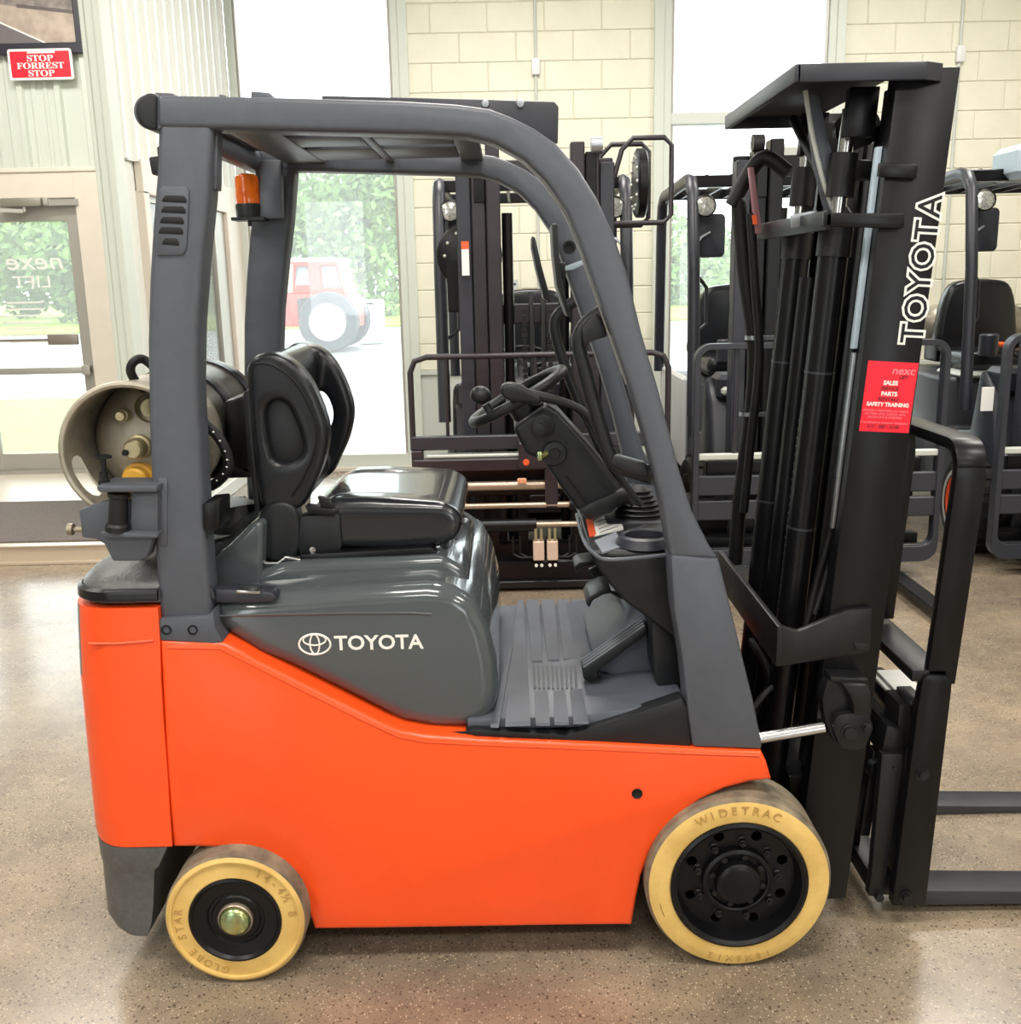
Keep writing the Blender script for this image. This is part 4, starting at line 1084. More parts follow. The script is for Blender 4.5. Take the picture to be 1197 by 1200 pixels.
# steering wheel
SW = part('steering_wheel', FK)
YS = 2.76; cs = P(607, 464, YS); tl = math.radians(29)
ux = Vector((math.cos(tl), 0, math.sin(tl))); uy = Vector((0, 1, 0)); un = ux.cross(uy) * 1
if un.z < 0: un = -un
R_ = .138
b = MB(); b.tube([cs + (ux * math.cos(2 * PI * k / 40) + uy * math.sin(2 * PI * k / 40)) * R_ for k in range(40)], .0145, 10, closed=True); b.done('rim', PLAST, SW, 60)
b = MB()
for a in (90, 210, 330):
    d = ux * math.cos(math.radians(a)) + uy * math.sin(math.radians(a)); b.bar(cs - un * .02, cs + d * R_, .034, .012, side=un.cross(d), bev=.004)
b.done('spokes', PLAST, SW)
b = MB(); b.lathe([(0, .012), (.03, .01), (.042, -.006), (.044, -.03), (.04, -.09), (.05, -.12), (0, -.12)], cs, un, 24); b.done('hub', PLAST, SW)
b = MB(); kb = cs - ux * (R_ * .56) - uy * R_ * .80
b.cyl(kb, kb + un * .035, .011); b.ell(kb + un * .062, (.027, .027, .024), 16, 10); b.done('spinner_knob', PLAST, SW)
# lever with bent arm and knob
YL = 2.60
LV = part('control_lever', FK)
lp = [(618, 461), (640, 466), (668, 474), (686, 484), (697, 502), (712, 532), (732, 566), (752, 592)]
b = MB(); b.tube([P(x, y, YL) for x, y in lp], [.013, .013, .011, .010, .009, .008, .008, .009], 10, smooth_pts=5); b.done('lever_arm', PLAST, LV, 60)
b = MB(); b.prism(cm2(pp([(588, 452), (596, 448), (608, 450), (622, 457), (634, 463), (632, 473), (616, 471), (598, 469), (588, 462)], YL), 3), YL - .022, YL + .022, .014, 3, ang=50); b.done('lever_knob', PLAST, LV, 60)
b = MB(); b.tube([P(612, 458, YL + .1), P(640, 464, YL + .1), P(680, 482, YL + .1), P(700, 520, YL + .1), P(742, 592, YL + .1)], .008, 8, smooth_pts=4); b.ell(P(608, 455, YL + .1), (.018, .018, .014)); b.done('second_lever', PLAST, LV, 60)
b = MB(); v = P(629, 473, 2.72); b.ell(v + Vector((0, 0, .0)), (.02, .03, .012)); b.done('indicator_stalk', PLAST, LV)
# pedals
PD = part('pedal', FK)
def pedal(nm, px, Y, wdt, depth, mm=PLAST):
    b = MB(); b.prism(pp(px, Y), Y, Y + wdt, .005); return b.done(nm, mm, PD)
pedal('clutch_pad', [(673, 664), (679, 659), (700, 656), (702, 661), (681, 665), (676, 672)], 2.88, .10, .02)
pedal('brake_pad', [(687, 708), (691, 699), (706, 691), (716, 690), (717, 696), (708, 697), (695, 704), (691, 713)], 2.66, .13, .02)
for px, Y in (([(690, 668), (704, 662), (712, 684), (706, 690)], 2.92), ([(712, 694), (730, 695), (760, 706), (758, 712), (728, 702)], 2.71)):
    b = MB(); b.prism(pp(px, Y), Y, Y + .02, .003); b.done('pedal_arm', BLACK, PD)
for Y, w_, x0, y0_, x1, y1_ in ((2.655, .13, 688, 703, 712, 690),):
    b = MB()
    for k in range(3):
        b.tube([P(x0 + (x1 - x0) * (k + .5) / 3, y0_ + (y1_ - y0_) * (k + .5) / 3 - .6, Y + .01), P(x0 + (x1 - x0) * (k + .5) / 3, y0_ + (y1_ - y0_) * (k + .5) / 3 - .6, Y + w_)], .003, 6)
    b.done('pad_rib', RUBBER, PD)
ap = [(683, 784), (756, 734), (759, 738), (758, 744), (690, 796), (684, 795)]
b = MB(); b.prism(pp(ap, 2.50), 2.50, 2.57, .004); b.done('accelerator', PLAST, PD)
b = MB()
for k in range(4):
    yy = 2.503 + k * .019; b.prism(pp([(684, 783), (756, 733.4), (757, 735), (685, 785)], 2.5), yy, yy + .008)
b.done('tread_rib', GREY, PD)
b = MB(); b.prism(pp([(684, 796), (692, 790), (704, 786), (704, 796), (690, 800)], 2.50), 2.5, 2.56, .003); b.cyl(P(702, 787, 2.5), P(704, 794, 2.5), .006); b.done('pedal_hinge', BLACK, PD)
b = MB(); b.prism(pp([(704, 792), (725, 770), (742, 748), (772, 736), (790, 760), (800, 812), (760, 820), (700, 800)], 2.47), 2.56, 3.0, .01); b.done('toe_board', MATR, FK)

# --- gas cylinder on its bracket
GC = thing('gas_cylinder', 'tarnished silver propane gas cylinder with hand hole collar strapped behind the seat', 'gas cylinder', (0, 0, 0))
Yt = 2.36; c0 = P(152, 530, Yt); Rt = .158
axd = Vector((-.02, 1, .015)).normalized()
GC.location = (c0.x, Yt, c0.z - Rt)
def tp(r, a, d):
    """a: degrees clockwise from the top, seen from the camera"""
    q = c0 + axd * d; return Vector((q.x + r * math.sin(math.radians(a)), q.y, q.z + r * math.cos(math.radians(a))))
Rv = .153
b = MB(); prof = [(.0, .125), (.05, .128), (.09, .137), (.12, .152), (.142, .178), (Rv, .22), (Rv, .70), (.140, .755), (.11, .785), (.0, .80)]
b.lathe(prof, c0, axd, 56, matfn=lambda q: 1 if (q - c0).dot(axd) > .40 else 0)
b.done('tank', [TANKM, TANKD], GC, 50)
b = MB(); b.lathe([(Rt - .0015, .02), (Rt + .0015, .02)], c0, axd, 8) if False else None
# collar: rolled rim with two hand holes
n = 288; bm = bmesh.new()
rows_ = [.0, .012] + [.02 + .003 * k for k in range(30)] + [.15, .19, .24]
def hole_at(a, d):
    return any(((d - .062) / .036) ** 2 + ((a - ac) / 21) ** 4 < 1 for ac in (243, 80))
grid = {}
for i, d in enumerate(rows_):
    for k in range(n): grid[i, k] = bm.verts.new(tp(Rt, 360 * k / n, d))
for i in range(len(rows_) - 1):
    for k in range(n):
        a = 360 * (k + .5) / n; d = (rows_[i] + rows_[i + 1]) / 2
        if not hole_at(a, d): bm.faces.new((grid[i, k], grid[i, (k + 1) % n], grid[i + 1, (k + 1) % n], grid[i + 1, k]))
bmesh.ops.recalc_face_normals(bm, faces=bm.faces)
bmesh.ops.solidify(bm, geom=list(bm.faces), thickness=.005)
me = bpy.data.meshes.new('collar'); bm.to_mesh(me); bm.free()
col_ = link('collar', me, TANKM, GC, 50)
b = MB(); b.tube([tp(Rt, 360 * k / 48, 0) for k in range(48)], .008, 8, closed=True); b.done('collar_rim', TANKM, col_)
def valve(px, py, r, L, m, nm):
    v = P(px, py, Yt + .10); v2 = Vector((v.x, Yt + .13, v.z))
    b = MB(); b.lathe([(0, -L), (r * .8, -L), (r, -L + .005), (r, -.02), (r * 1.25, -.018), (r * 1.3, .02)], v2, (0, 1, 0), 20); b.done(nm, m, GC)
valve(140, 488, .013, .03, VALVE, 'bleeder_valve'); valve(160, 525, .024, .06, VALVE, 'gauge_valve'); valve(160, 562, .031, .05, YCAP, 'filler_cap')
b = MB(); b.lathe([(.0, -.066), (.006, -.066), (.008, -.058)], P(157, 526, Yt + .125), (0, 1, 0), 12); b.done('gauge_needle', RUBBER, GC)
b = MB(); b.lathe([(.034, -.012), (.034, .02)], P(176, 478, Yt + .12), (0, 1, 0), 24); b.cyl(P(176, 478, Yt + .11), P(176, 478, Yt + .14), .022); b.done('service_valve', VALVE, GC)
# straps, cradle and hose
BR = part('cylinder_bracket', FK)
for d in (.36, .60):
    b = MB(); b.lathe([(Rv + .001, d), (Rv + .006, d + .002), (Rv + .006, d + .042), (Rv + .001, d + .044)], c0, axd, 56); b.done('strap', BLACK, BR)
b = MB(); b.prism(pp([(262, 470), (288, 462), (296, 560), (276, 552), (268, 548)], 2.62), 2.62, 3.05, .01); b.prism(pp([(240, 545), (296, 545), (300, 560), (240, 562)], 2.62), 2.62, 3.05, .01); b.done('cradle', BLACK, BR)
hpts = [(168, 446), (156, 440), (152, 428), (160, 420), (172, 424), (182, 432)]
b = MB(); b.tube([P(172, 458, Yt + .17), P(160, 448, Yt + .12), P(153, 434, Yt + .1), P(158, 423, Yt + .1), P(170, 422, Yt + .12), P(190, 440, Yt + .12)], .011, 10, smooth_pts=5)
b.done('hose_loop', RUBBER, BR)
b = MB(); hl = [P(225, 470, 2.5), P(238, 494, 2.44), P(256, 512, 2.42), (P(267, 535, 2.42)), P(266, 552, 2.42), P(252, 567, 2.43), P(232, 574, 2.44)]
b.tube(hl, .0125, 10, smooth_pts=5); hs = b.done('gas_hose', RUBBER, BR)
b = MB()
for i, v in enumerate(catmull(hl, 4)[3:-3:2]):
    b.ell(v + Vector((0, -.0118, .004)), (.003, .0016, .0022), 6, 4)
o = b.done('hose_fleck', WHITE, BR); o['kind'] = 'stuff'
b = MB(); b.cyl(P(240, 571, 2.43), P(222, 575, 2.44), .016); b.done('hose_fitting', BLACKR, BR)
yb = 2.27
px_prism('swing_plate', [(92, 598), (124, 587), (176, 586), (184, 590), (184, 632), (146, 632), (140, 640), (128, 641), (112, 632), (96, 630)], yb + .03, .03, GREY, BR, .004)
px_prism('gusset', [(117, 628), (180, 630), (172, 654), (160, 658), (132, 658)], yb + .01, .05, GREY, BR, .005)
px_prism('top_flange', [(114, 569), (184, 569), (184, 577), (116, 577), (113, 573)], yb - .01, .10, GREY, BR, .003)
px_prism('lower_flange', [(118, 623), (184, 626), (184, 631), (119, 630)], yb - .01, .09, GREY, BR, .003)
px_prism('hinge_block', [(153, 577), (185, 577), (185, 626), (153, 624)], yb + .012, .05, GREY, BR, .005)
b = MB(); a, c = P(139, 578, yb + .01), P(138, 622, yb + .01); b.lathe([(.0, 0), (.024, 0), (.024, .008), (.0205, .01), (.0215, .07), (.027, .076), (.028, (a - c).length), (0, (a - c).length)], a, c - a, 24); b.done('hinge_pin', BLACKR, BR)
b = MB(); a, c = P(122, 568, yb + .03), P(121, 534, yb + .03)
L = (c - a).length; b.lathe([(0, 0), (.013, 0), (.013, .012), (.010, .014), (.010, .03), (.006, .031), (.006, L - .006), (.019, L - .004), (.019, L), (0, L)], a, c - a, 18); b.done('latch_knob', BLACKR, BR)
b = MB(); a, c = P(98, 621, yb + .05), P(80, 620, yb + .05); L = (c - a).length
b.lathe([(0, 0), (.006, 0), (.006, L - .014), (.014, L - .012), (.014, L), (0, L)], a, c - a, 16); b.done('release_pin', mat('aged_zinc', (150, 140, 120), .4, metal=.7), BR)
px_prism('bracket_stub', [(237, 590), (257, 588), (257, 620), (238, 622)], 2.30, .10, BLACK, BR, .004)
px_prism('support_arm', [(184, 560), (196, 560), (196, 640), (184, 640)], 2.30, .14, GREY, BR, .004)
b = MB(); b.tube([P(162, 655, 2.4), P(178, 634, 2.4)], .006); b.tube([P(150, 690, 2.40), P(158, 668, 2.42), P(178, 655, 2.44), P(196, 648, 2.44)], .008, smooth_pts=3); b.done('cable', RUBBER, BR)

# --- mast
MT = part('mast', FK)
YM = 2.42
_a, _b = P(1126, 80, YM), P(992, 1050, YM)
RDEP = .138
def mx(dx, z):   # forward edge line of the mast, dx back from the rear edge of the rail
    t = (z - _b.z) / (_a.z - _b.z); return _b.x + (_a.x - _b.x) * t - RDEP + dx
ZT, ZBm = P(1130, 78, YM).z, .075
def mslab(b, d0, d1, y0, y1, z0, z1, bev=.003):
    b.prism([(mx(d0, z0), z0), (mx(d1, z0), z0), (mx(d1, z1), z1), (mx(d0, z1), z1)], y0, y1, bev)
def channel(nm, yw, side, d0, d1, z0, z1, fl=.055, th=.014, m=BLACK, parent=None):
    """one C-shaped section; side +1: flanges run toward +y from the web"""
    b = MB(); f = .018
    pr = [(d0, 0), (d1, 0), (d1, fl), (d1 - f, fl), (d1 - f, th), (d0 + f, th), (d0 + f, fl), (d0, fl)]
    tmp = bmesh.new(); rgs = [[tmp.verts.new((mx(d, z), yw + side * y, z)) for d, y in pr] for z in (z0, z1)]
    tmp.faces.new(rgs[0]); tmp.faces.new(rgs[1][::-1])
    for k in range(8): tmp.faces.new((rgs[0][k], rgs[1][k], rgs[1][(k + 1) % 8], rgs[0][(k + 1) % 8]))
    bmesh.ops.recalc_face_normals(tmp, faces=tmp.faces)
    es = [e for e in tmp.edges if len(e.link_faces) == 2 and e.calc_face_angle(0) > .5]
    bmesh.ops.bevel(tmp, geom=es, offset=.002, segments=2, profile=.5, affect='EDGES', clamp_overlap=True)
    b.merge(tmp)
    return b.done(nm, m, parent or MT)
YMF = 3.08
outer = channel('outer_rail', YM, 1, 0, RDEP, ZBm, ZT)
channel('outer_rail', YMF, -1, 0, RDEP, ZBm, ZT)
for i, (y0, dd, zt_) in enumerate(((2.485, .012, ZT - .03), (2.55, .024, ZT - .10))):
    channel('inner_rail', y0, 1, dd, RDEP - .006, ZBm + .03, zt_, fl=.045)
    channel('inner_rail', YMF - (y0 - YM), -1, dd, RDEP - .006, ZBm + .03, zt_, fl=.045)
# pale strips coloured as the light showing through the gap by the near rail
b = MB(); mslab(b, -.013, -.001, 2.455, 2.475, 1.52, ZT - .16, .001); sf = b.done('gap_light_strip', LBLUE, MT)
b = MB(); mslab(b, -.009, -.001, 2.456, 2.474, 1.08, 1.51, .001); b.done('gap_light_strip', ZINC, MT)
# lift cylinders
def cylm(nm, d, y, z0, z1, r, m, seg=24, parent=None):
    b = MB(); b.cyl((mx(d, z0), y, z0), (mx(d, z1), y, z1), r, seg); return b.done(nm, m, parent or MT)
for y in (2.585, YMF - .165):
    c1 = cylm('lift_cylinder', -.045, y, .25, ZT - .36, .036, BLACK)
    cylm('gland', -.045, y, ZT - .40, ZT - .33, .041, BLACKR, parent=c1)
    cylm('piston_rod', -.045, y, ZT - .34, ZT - .06, .018, STEEL, parent=c1)
    cylm('rod_collar', -.045, y, ZT - .26, ZT - .16, .034, BLACKR, parent=c1)
    for zz in (.75, 1.05, 1.45): cylm('clamp', -.045, y, zz, zz + .006, .0375, DGREY, parent=c1)
# chains
def chain(d, y, z0, z1, nm='chain'):
    b = MB(); n = int((z1 - z0) / .019)
    for k in range(n):
        z = z0 + k * .019; x = mx(d, z)
        w_ = .014 if k % 2 else .010
        b.box((x - .006, y - w_, z - .012), (x + .006, y + w_, z + .012), .0)
    o = b.done(nm, BLACKR, MT, smooth=False); o['kind'] = 'stuff'; return o
for y in (2.655, 2.90): chain(-.03, y, .55, ZT - .12)
b = MB()
for k in range(26):
    z = .78 + k * .022; x = mx(-.075, z); b.ell((x, 2.60, z), (.0045, .004, .0045), 6, 4)
o = b.done('chain_pin', ZINC, MT); o['kind'] = 'stuff'
# middle rails and inner cross plates
for y in (2.70, 2.78):
    b = MB(); mslab(b, -.02, .01, y, y + .02, .35, ZT - .2); b.done('centre_rail', BLACK, MT)
b = MB(); mslab(b, -.036, -.020, 2.985, 2.995, 1.3, ZT - .36, .001); b.done('gap_light_strip', LGREY, MT)  # pale strip painted for the sky seen through the far rail gap
cylm('centre_cylinder', -.02, 2.84, .3, ZT - .45, .03, BLACK)
# hoses
def hose(nm, pts, r=.013, m=RUBBER):
    b = MB(); b.tube(pts, r, 10, smooth_pts=6); return b.done(nm, m, MT, 60)
hose('hose', [Vector((mx(-.06, 1.9), 3.02, ZT - .16)), Vector((mx(-.13, 1.9), 3.05, ZT - .12)), Vector((mx(-.20, 1.85), 3.06, ZT - .24)), P(866, 240, 3.06), P(873, 320, 3.06), P(884, 400, 3.06), P(882, 470, 3.06), P(868, 580, 3.06), P(862, 660, 3.06)], .022)
hose('hose', [P(930, 140, 2.9), P(950, 180, 2.75), P(968, 215, 2.66), P(985, 240, 2.6), P(1000, 262, 2.55)], .012)
hose('hose', [P(880, 250, 3.0), P(885, 330, 3.0), P(890, 420, 3.0), P(880, 520, 3.0), P(872, 600, 3.0)], .013)
hose('hose', [P(978, 560, 2.52), P(974, 620, 2.52), P(958, 680, 2.52), P(945, 735, 2.5), P(935, 770, 2.5)], .010)
hose('hose', [P(990, 540, 2.52), P(985, 610, 2.52), P(970, 670, 2.52), P(955, 720, 2.5)], .010)
hose('hose', [P(880, 750, 2.7), P(898, 780, 2.62), P(902, 805, 2.6), P(888, 825, 2.6), P(880, 850, 2.6)], .010)
hose('hose', [P(925, 775, 2.6), P(910, 800, 2.58), P(896, 815, 2.56), P(880, 835, 2.55)], .008)
b = MB()
for k in range(14):
    t_ = k / 13; v = P(882 - 15 * t_, 480 + 110 * t_, 3.06); b.lathe([(.0235, 0), (.0235, .006)], v, (0, 0, 1), 12)
o = b.done('spiral_guard', RUBBER, MT); o['kind'] = 'stuff'
for a in ((883, 398), (876, 487)):
    b = MB(); v = P(*a, 3.06); b.lathe([(.025, 0), (.025, .012)], v, (0, 0, 1), 14); b.box((v.x, v.y - .028, v.z), (v.x + .09, v.y - .022, v.z + .012)); b.done('hose_clip', ZINC, MT)
# dark red plate by the hoses, perforated bracket
px_prism('hose_guide', [(878, 196), (884, 196), (893, 268), (892, 274), (886, 274)], 2.98, .02, mat('dull_red_plate', (150, 106, 112), .5), MT, .002)
px_prism('guide_decal', [(882, 252), (887, 252), (888, 263), (883, 263)], 2.975, .005, ORIM, MT, .0)
# head plate wrapping the mast top
hp_n = [(934, 74), (950, 71), (1095, 79), (1104, 82), (1101, 100), (1088, 97), (936, 99)]
b = MB()
a0 = P(936, 100, 2.385); a1 = P(934, 72, 2.385); e1 = P(1106, 82, 2.385)
ztp, zbt = P(1000, 73, 2.385).z, P(1000, 95, 2.385).z
xr_, xf_ = P(934, 85, 2.385).x, P(1086, 90, 2.385).x
b.prism([(xr_, zbt), (xf_, zbt + .0), (xf_, ztp), (xr_ + .0, ztp)], 2.385, 2.40, .004)
b.box((xr_ - .004, 2.385, zbt), (xr_ + .012, 3.12, ztp), .004)
b.box((xr_, 2.39, ztp - .008), (xf_ - .02, 3.11, ztp), .003)
b.prism([(xr_, zbt), (xf_, zbt), (xf_, ztp), (xr_, ztp)], 3.10, 3.115, .004)
x2 = P(1104, 90, 2.42).x
M = Matrix(((1, 0, 0, 0), (0, 0, 1, 0), (0, 1, 0, 0), (0, 0, 0, 1)))
b.prism([(xf_ - .002, 2.385), (x2, 2.415), (x2 - .002, 2.42), (xf_ - .004, 2.40)], zbt, ztp, .002, M=M)
hpo = b.done('head_plate', DGREY, MT)
b = MB()
for y in (2.60, 2.66, 2.85, 2.92):
    x = mx(-.01, ZT - .1); b.lathe([(.0, -.014), (.02, -.014), (.045, -.012), (.045, .012), (.02, .014), (0, .014)], (x, y, ZT - .1), (0, 1, 0), 24)
o = b.done('chain_pulley', BLACKR, MT); o['kind'] = 'stuff'
for y in (2.52, 2.9):
    b = MB(); mslab(b, -.07, .0, y, y + .03, ZT - .13, ZT - .02); b.done('top_block', BLACK, MT)
# diagonal braces under the head plate
px_prism('head_brace', [(944, 108), (960, 112), (974, 172), (990, 250), (968, 252), (953, 190)], 2.60, .012, GREY, MT, .003)
b = MB(); b.tube([P(944, 106, 2.6), P(951, 150, 2.6), P(963, 205, 2.6), P(978, 250, 2.6)], .006, 8, smooth_pts=3); b.done('brace_edge', LGREY, MT)
# tie band round the mast
z_t = P(1000, 257, 2.40).z
b = MB(); a, c = P(970, 250, 2.40), P(1060, 250, 2.40); b.prism(pp([(966, 249), (1060, 250), (1061, 266), (1055, 268), (966, 265)], 2.405), 2.405, 2.42, .003); b.prism([(a.x, z_t - .022), (a.x + .012, z_t - .022), (a.x + .012, z_t + .022), (a.x, z_t + .022)], 2.405, 3.08, .002); b.done('tie_band', BLACK, MT)
px_prism('perforated_plate', [(927, 252), (958, 246), (959, 260), (928, 267)], 2.62, .006, ZINC, MT, .001)
b = MB(); b.cyl(P(946, 256, 2.618), P(946, 256, 2.61), .008); b.cyl(P(954, 254, 2.618), P(954, 254, 2.61), .008); b.done('bolt', RUBBER, MT)
px_prism('rail_bracket', [(1032, 190), (1070, 191), (1077, 193), (1075, 210), (1030, 207)], 2.405, .016, BLACK, MT, .004)
px_prism('rod_block', [(990, 186), (1028, 188), (1026, 210), (988, 208)], 2.56, .06, BLACKR, MT, .004)
# rear cross member and its wrapped side plate
px_prism('cross_plate', [(917, 734), (935, 740), (944, 737), (994, 715), (1023, 713), (1020, 764), (1010, 766), (935, 778), (916, 781)], 2.400, .02, BLACKR, MT, .003)
xa = P(917, 757, 2.40); zlo, zhi = P(916, 781, 2.40).z, P(917, 734, 2.40).z
b = MB(); b.box((xa.x - .014, 2.40, zlo), (xa.x + .002, 3.12, zhi), .003); b.done('cross_beam', BLACKR, MT)
px_prism('lower_cross_beam', [(925, 910), (975, 905), (970, 1040), (930, 1040)], 2.5, .5, BLACK, MT, .005)
b = MB(); b.prism(pp([(1000, 752), (1016, 755), (1018, 763), (1004, 762)], 2.398), 2.397, 2.405, .001); b.done('stamped_plate', BLACKR, MT)
# maker's name along the rail, outlined letters
b = MB()
o0 = P(1083, 404, YM - .0006); o1 = P(1108.5, 237, YM - .0006)
xd = (Vector((mx(0, 2), 0, 2)) - Vector((mx(0, 1), 0, 1))).normalized(); yd = Vector((-xd.z, 0, xd.x))
o0 = P(1080.5, 403, YM - .0006); L = (P(1107, 222, YM) - P(1080.5, 403, YM)).length
hgt = (P(1080, 400, YM) - P(1050, 396, YM)).length * .95
def outl(offw, offb, dy):
    me = text_mesh('TOYOTA', offw, .002, 'LEFT', 0, 1.12); w0 = max(v.co.x for v in me.vertices) - min(v.co.x for v in me.vertices); h0 = max(v.co.y for v in me.vertices)
    return w0, h0
w0, h0 = outl(.075, 0, 0)
sz = hgt / h0
ob_ = MB(); ob_.text('TOYOTA', sz, o0, xd, yd, .075, .0008, sx=L / (w0 * sz), space=1.12); lt1 = ob_.done('rail_lettering', WHITE, outer, smooth=False)
ob_ = MB(); ob_.text('TOYOTA', sz, o0 + Vector((0, -.0009, 0)), xd, yd, .004, .0006, sx=L / (w0 * sz), space=1.12); ob_.done('letter_core', BLACK, outer, smooth=False)
# red service sticker
st_c = [P(*a, YM - .0005) for a in ((1018, 422.5), (1077, 425.5), (1065, 507.5), (1007, 505))]
b = MB(); b.prism([(v.x, v.z) for v in st_c], YM - .0012, YM + .001); stk = b.done('sticker', REDP, outer, smooth=False)
ex = (st_c[1] - st_c[0]); ey = (st_c[0] - st_c[3])
def sxy(u, v): return st_c[3] + ex * u + ey * v + Vector((0, -.0012, 0))
exn, eyn = ex.normalized(), ey.normalized()
b = MB()
for s, v, size, mi in (('SALES', .675, .0140, 0), ('PARTS', .52, .0140, 0), ('SAFETY TRAINING', .370, .0128, 0)):
    b.text(s, size, sxy(.50, v), exn, eyn, .03, .0005, 'CENTER', .95)
b.done('sticker_white_text', WHITE, stk.parent, smooth=False)
b = MB()
for s, v, size, u in (('LIFT', .765, .0115, .74), ('SERVICE', .60, .0120, .49), ('RENTALS', .448, .0120, .49), ('317 - 387 - 5145', .055, .0115, .46)):
    b.text(s, size, sxy(u, v), exn, eyn, .0, .0005, 'CENTER', 1, .15)
b.done('sticker_dark_text', DARKP, outer, smooth=False)
b = MB(); b.text('nexc', .026, sxy(.72, .83), exn, eyn, .012, .0005, 'CENTER', 1.1, .15)
b.done('sticker_emblem', PINKP, outer, smooth=False)
b = MB()
for s, v in (('PROUDLY SERVICING ALL MAKES', .290), ('OF FORK LIFTS, SCISSOR LIFTS,', .243), ('BOOM LIFTS & SWEEPERS', .196), ('Commitment to Customer Satisfaction', .122)):
    b.text(s, .0072, sxy(.48, v), exn, eyn, .0, .0005, 'CENTER', 1.0)
b.done('sticker_pale_text', PINKP, outer, smooth=False)
# tilt cylinder and its clevis
TC = part('tilt_cylinder', FK)
b = MB(); a, c = P(885, 866, 2.40), P(966, 852, 2.40); b.cyl(a, c, .0145, 24); b.done('tilt_rod', STEEL, TC)
b = MB(); b.prism(pp([(966, 822), (972, 800), (984, 794), (1018, 796), (1022, 810), (1021, 838), (1024, 852), (1022, 872), (1014, 880), (990, 879), (978, 870), (972, 856), (968, 840)], 2.37), 2.385, 2.44, .008, 2); b.done('clevis', BLACKR, TC)
b = MB(); b.prism(cm2(pp([(978, 852), (982, 842), (990, 838), (1014, 837), (1022, 845), (1024, 856), (1018, 872), (1012, 880), (990, 879), (982, 868)], 2.35), 2), 2.355, 2.385, .004); ce = b.done('clevis_ear', BLACKR, TC)
b = MB(); b.prism(pp([(985, 800), (1016, 802), (1020, 812), (1021, 838), (1000, 838), (1000, 826), (996, 814)], 2.35), 2.345, 2.40, .006, 2); b.done('clevis_strap', BLACKR, TC)
for a, r in (((996, 858), .018), ((1016, 853), .012)):
    b = MB(); b.lathe([(r * 1.25, .004), (r * 1.25, -.003), (r, -.004), (r * .9, -.012), (0, -.013)], P(*a, 2.355), (0, 1, 0), 18 if r > .015 else 6); b.done('pivot_pin', BLACKR, TC)
px_prism('weld_plate', [(974, 793), (1018, 796), (1018, 802), (974, 799)], 2.36, .06, BLACKR, TC, .003)

# --- carriage, load backrest, forks
CG = part('carriage', FK)
YK0, YK1 = 2.44, 3.08
xu = P(1043, 880, YK0); 
# upper and lower fork bars run across
u0 = P(1036, 862, YK0); 
b = MB(); b.prism(pp([(1033, 886), (1059, 886), (1059, 856), (1040, 850)], YK0), YK0, YK1, .004); b.done('upper_bar', BLACKR, CG)
b = MB(); b.prism(pp([(1020, 1048), (1050, 1050), (1052, 1030), (1022, 1028)], YK0), YK0, YK1, .004); b.done('lower_bar', BLACKR, CG)
b = MB(); b.prism(pp([(1034, 884), (1059, 884), (1058, 900), (1036, 1046), (1032, 1052), (1018, 1050), (1022, 1020)], YK0 - .02), YK0 - .02, YK0 + .01, .003); b.done('side_plate', BLACKR, CG)
b = MB(); b.prism(pp([(1000, 960), (1012, 962), (1034, 1046), (1024, 1048)], YK0 + .28), YK0 + .26, YK0 + .30, .003); b.done('inner_plate', BLACKR, CG)
for Y in (YK0 + .16, YK0 + .46):
    b = MB(); b.prism(pp([(1026, 884), (1048, 884), (1030, 1046), (1012, 1046)], YK0), Y, Y + .03, .003); b.done('carriage_rib', BLACKR, CG)
b = MB(); b.prism(pp([(1024, 880), (1036, 880), (1020, 980), (1008, 980)], YK0 + .05), YK0 + .05, YK0 + .09, .003); b.lathe([(.03, 0), (.03, .03)], P(1032, 905, YK0 + .03), (0, 1, 0), 20); b.done('roller_bracket', BLACKR, CG)
for y in (985, 1030):
    pass
b = MB(); b.prism(pp([(1050, 812), (1066, 812), (1068, 850), (1060, 870), (1046, 850), (1042, 830)], 2.62), 2.56, 2.82, .01, 2); vb = b.done('side_shift_valve', BLACKR, CG)
b = MB(); a = P(1063, 812, 2.6); a.z += .006; b.box((a.x - .035, 2.58, a.z - .002), (a.x + .04, 2.74, a.z + .006), .002); b.box((a.x - .05, 2.57, a.z - .012), (a.x + .05, 2.75, a.z - .002), .004); b.done('capacity_label', WHITE, vb)
b = MB(); b.lathe([(0, -.012), (.012, -.012), (.014, .01)], P(1030, 1050, YK0 - .02), (0, 1, 0), 6); b.lathe([(0, -.004), (.006, -.004), (.006, .004)], P(1049, 900, YK0 - .02), (0, 1, 0), 8); b.done('bolt', BLACKR, CG)
# load backrest: flat bar frame
LBk = part('load_backrest', FK)
YB0, YB1 = 2.40, 3.10
tb = .028
up_px = [(1113, 505), (1122, 505), (1150, 511), (1158, 520), (1157, 545), (1121, 780), (1112, 800), (1083, 800), (1091, 776), (1122, 570), (1122, 545)]
nu = [(1122, 512), (1157, 512), (1157, 560), (1121, 790), (1088, 790), (1121, 565)]
b = MB(); pn = pp([(1122, 548), (1157, 548), (1157, 560), (1120, 802), (1086, 802), (1120, 566)], YB0); b.prism(pn, YB0, YB0 + tb, .003)
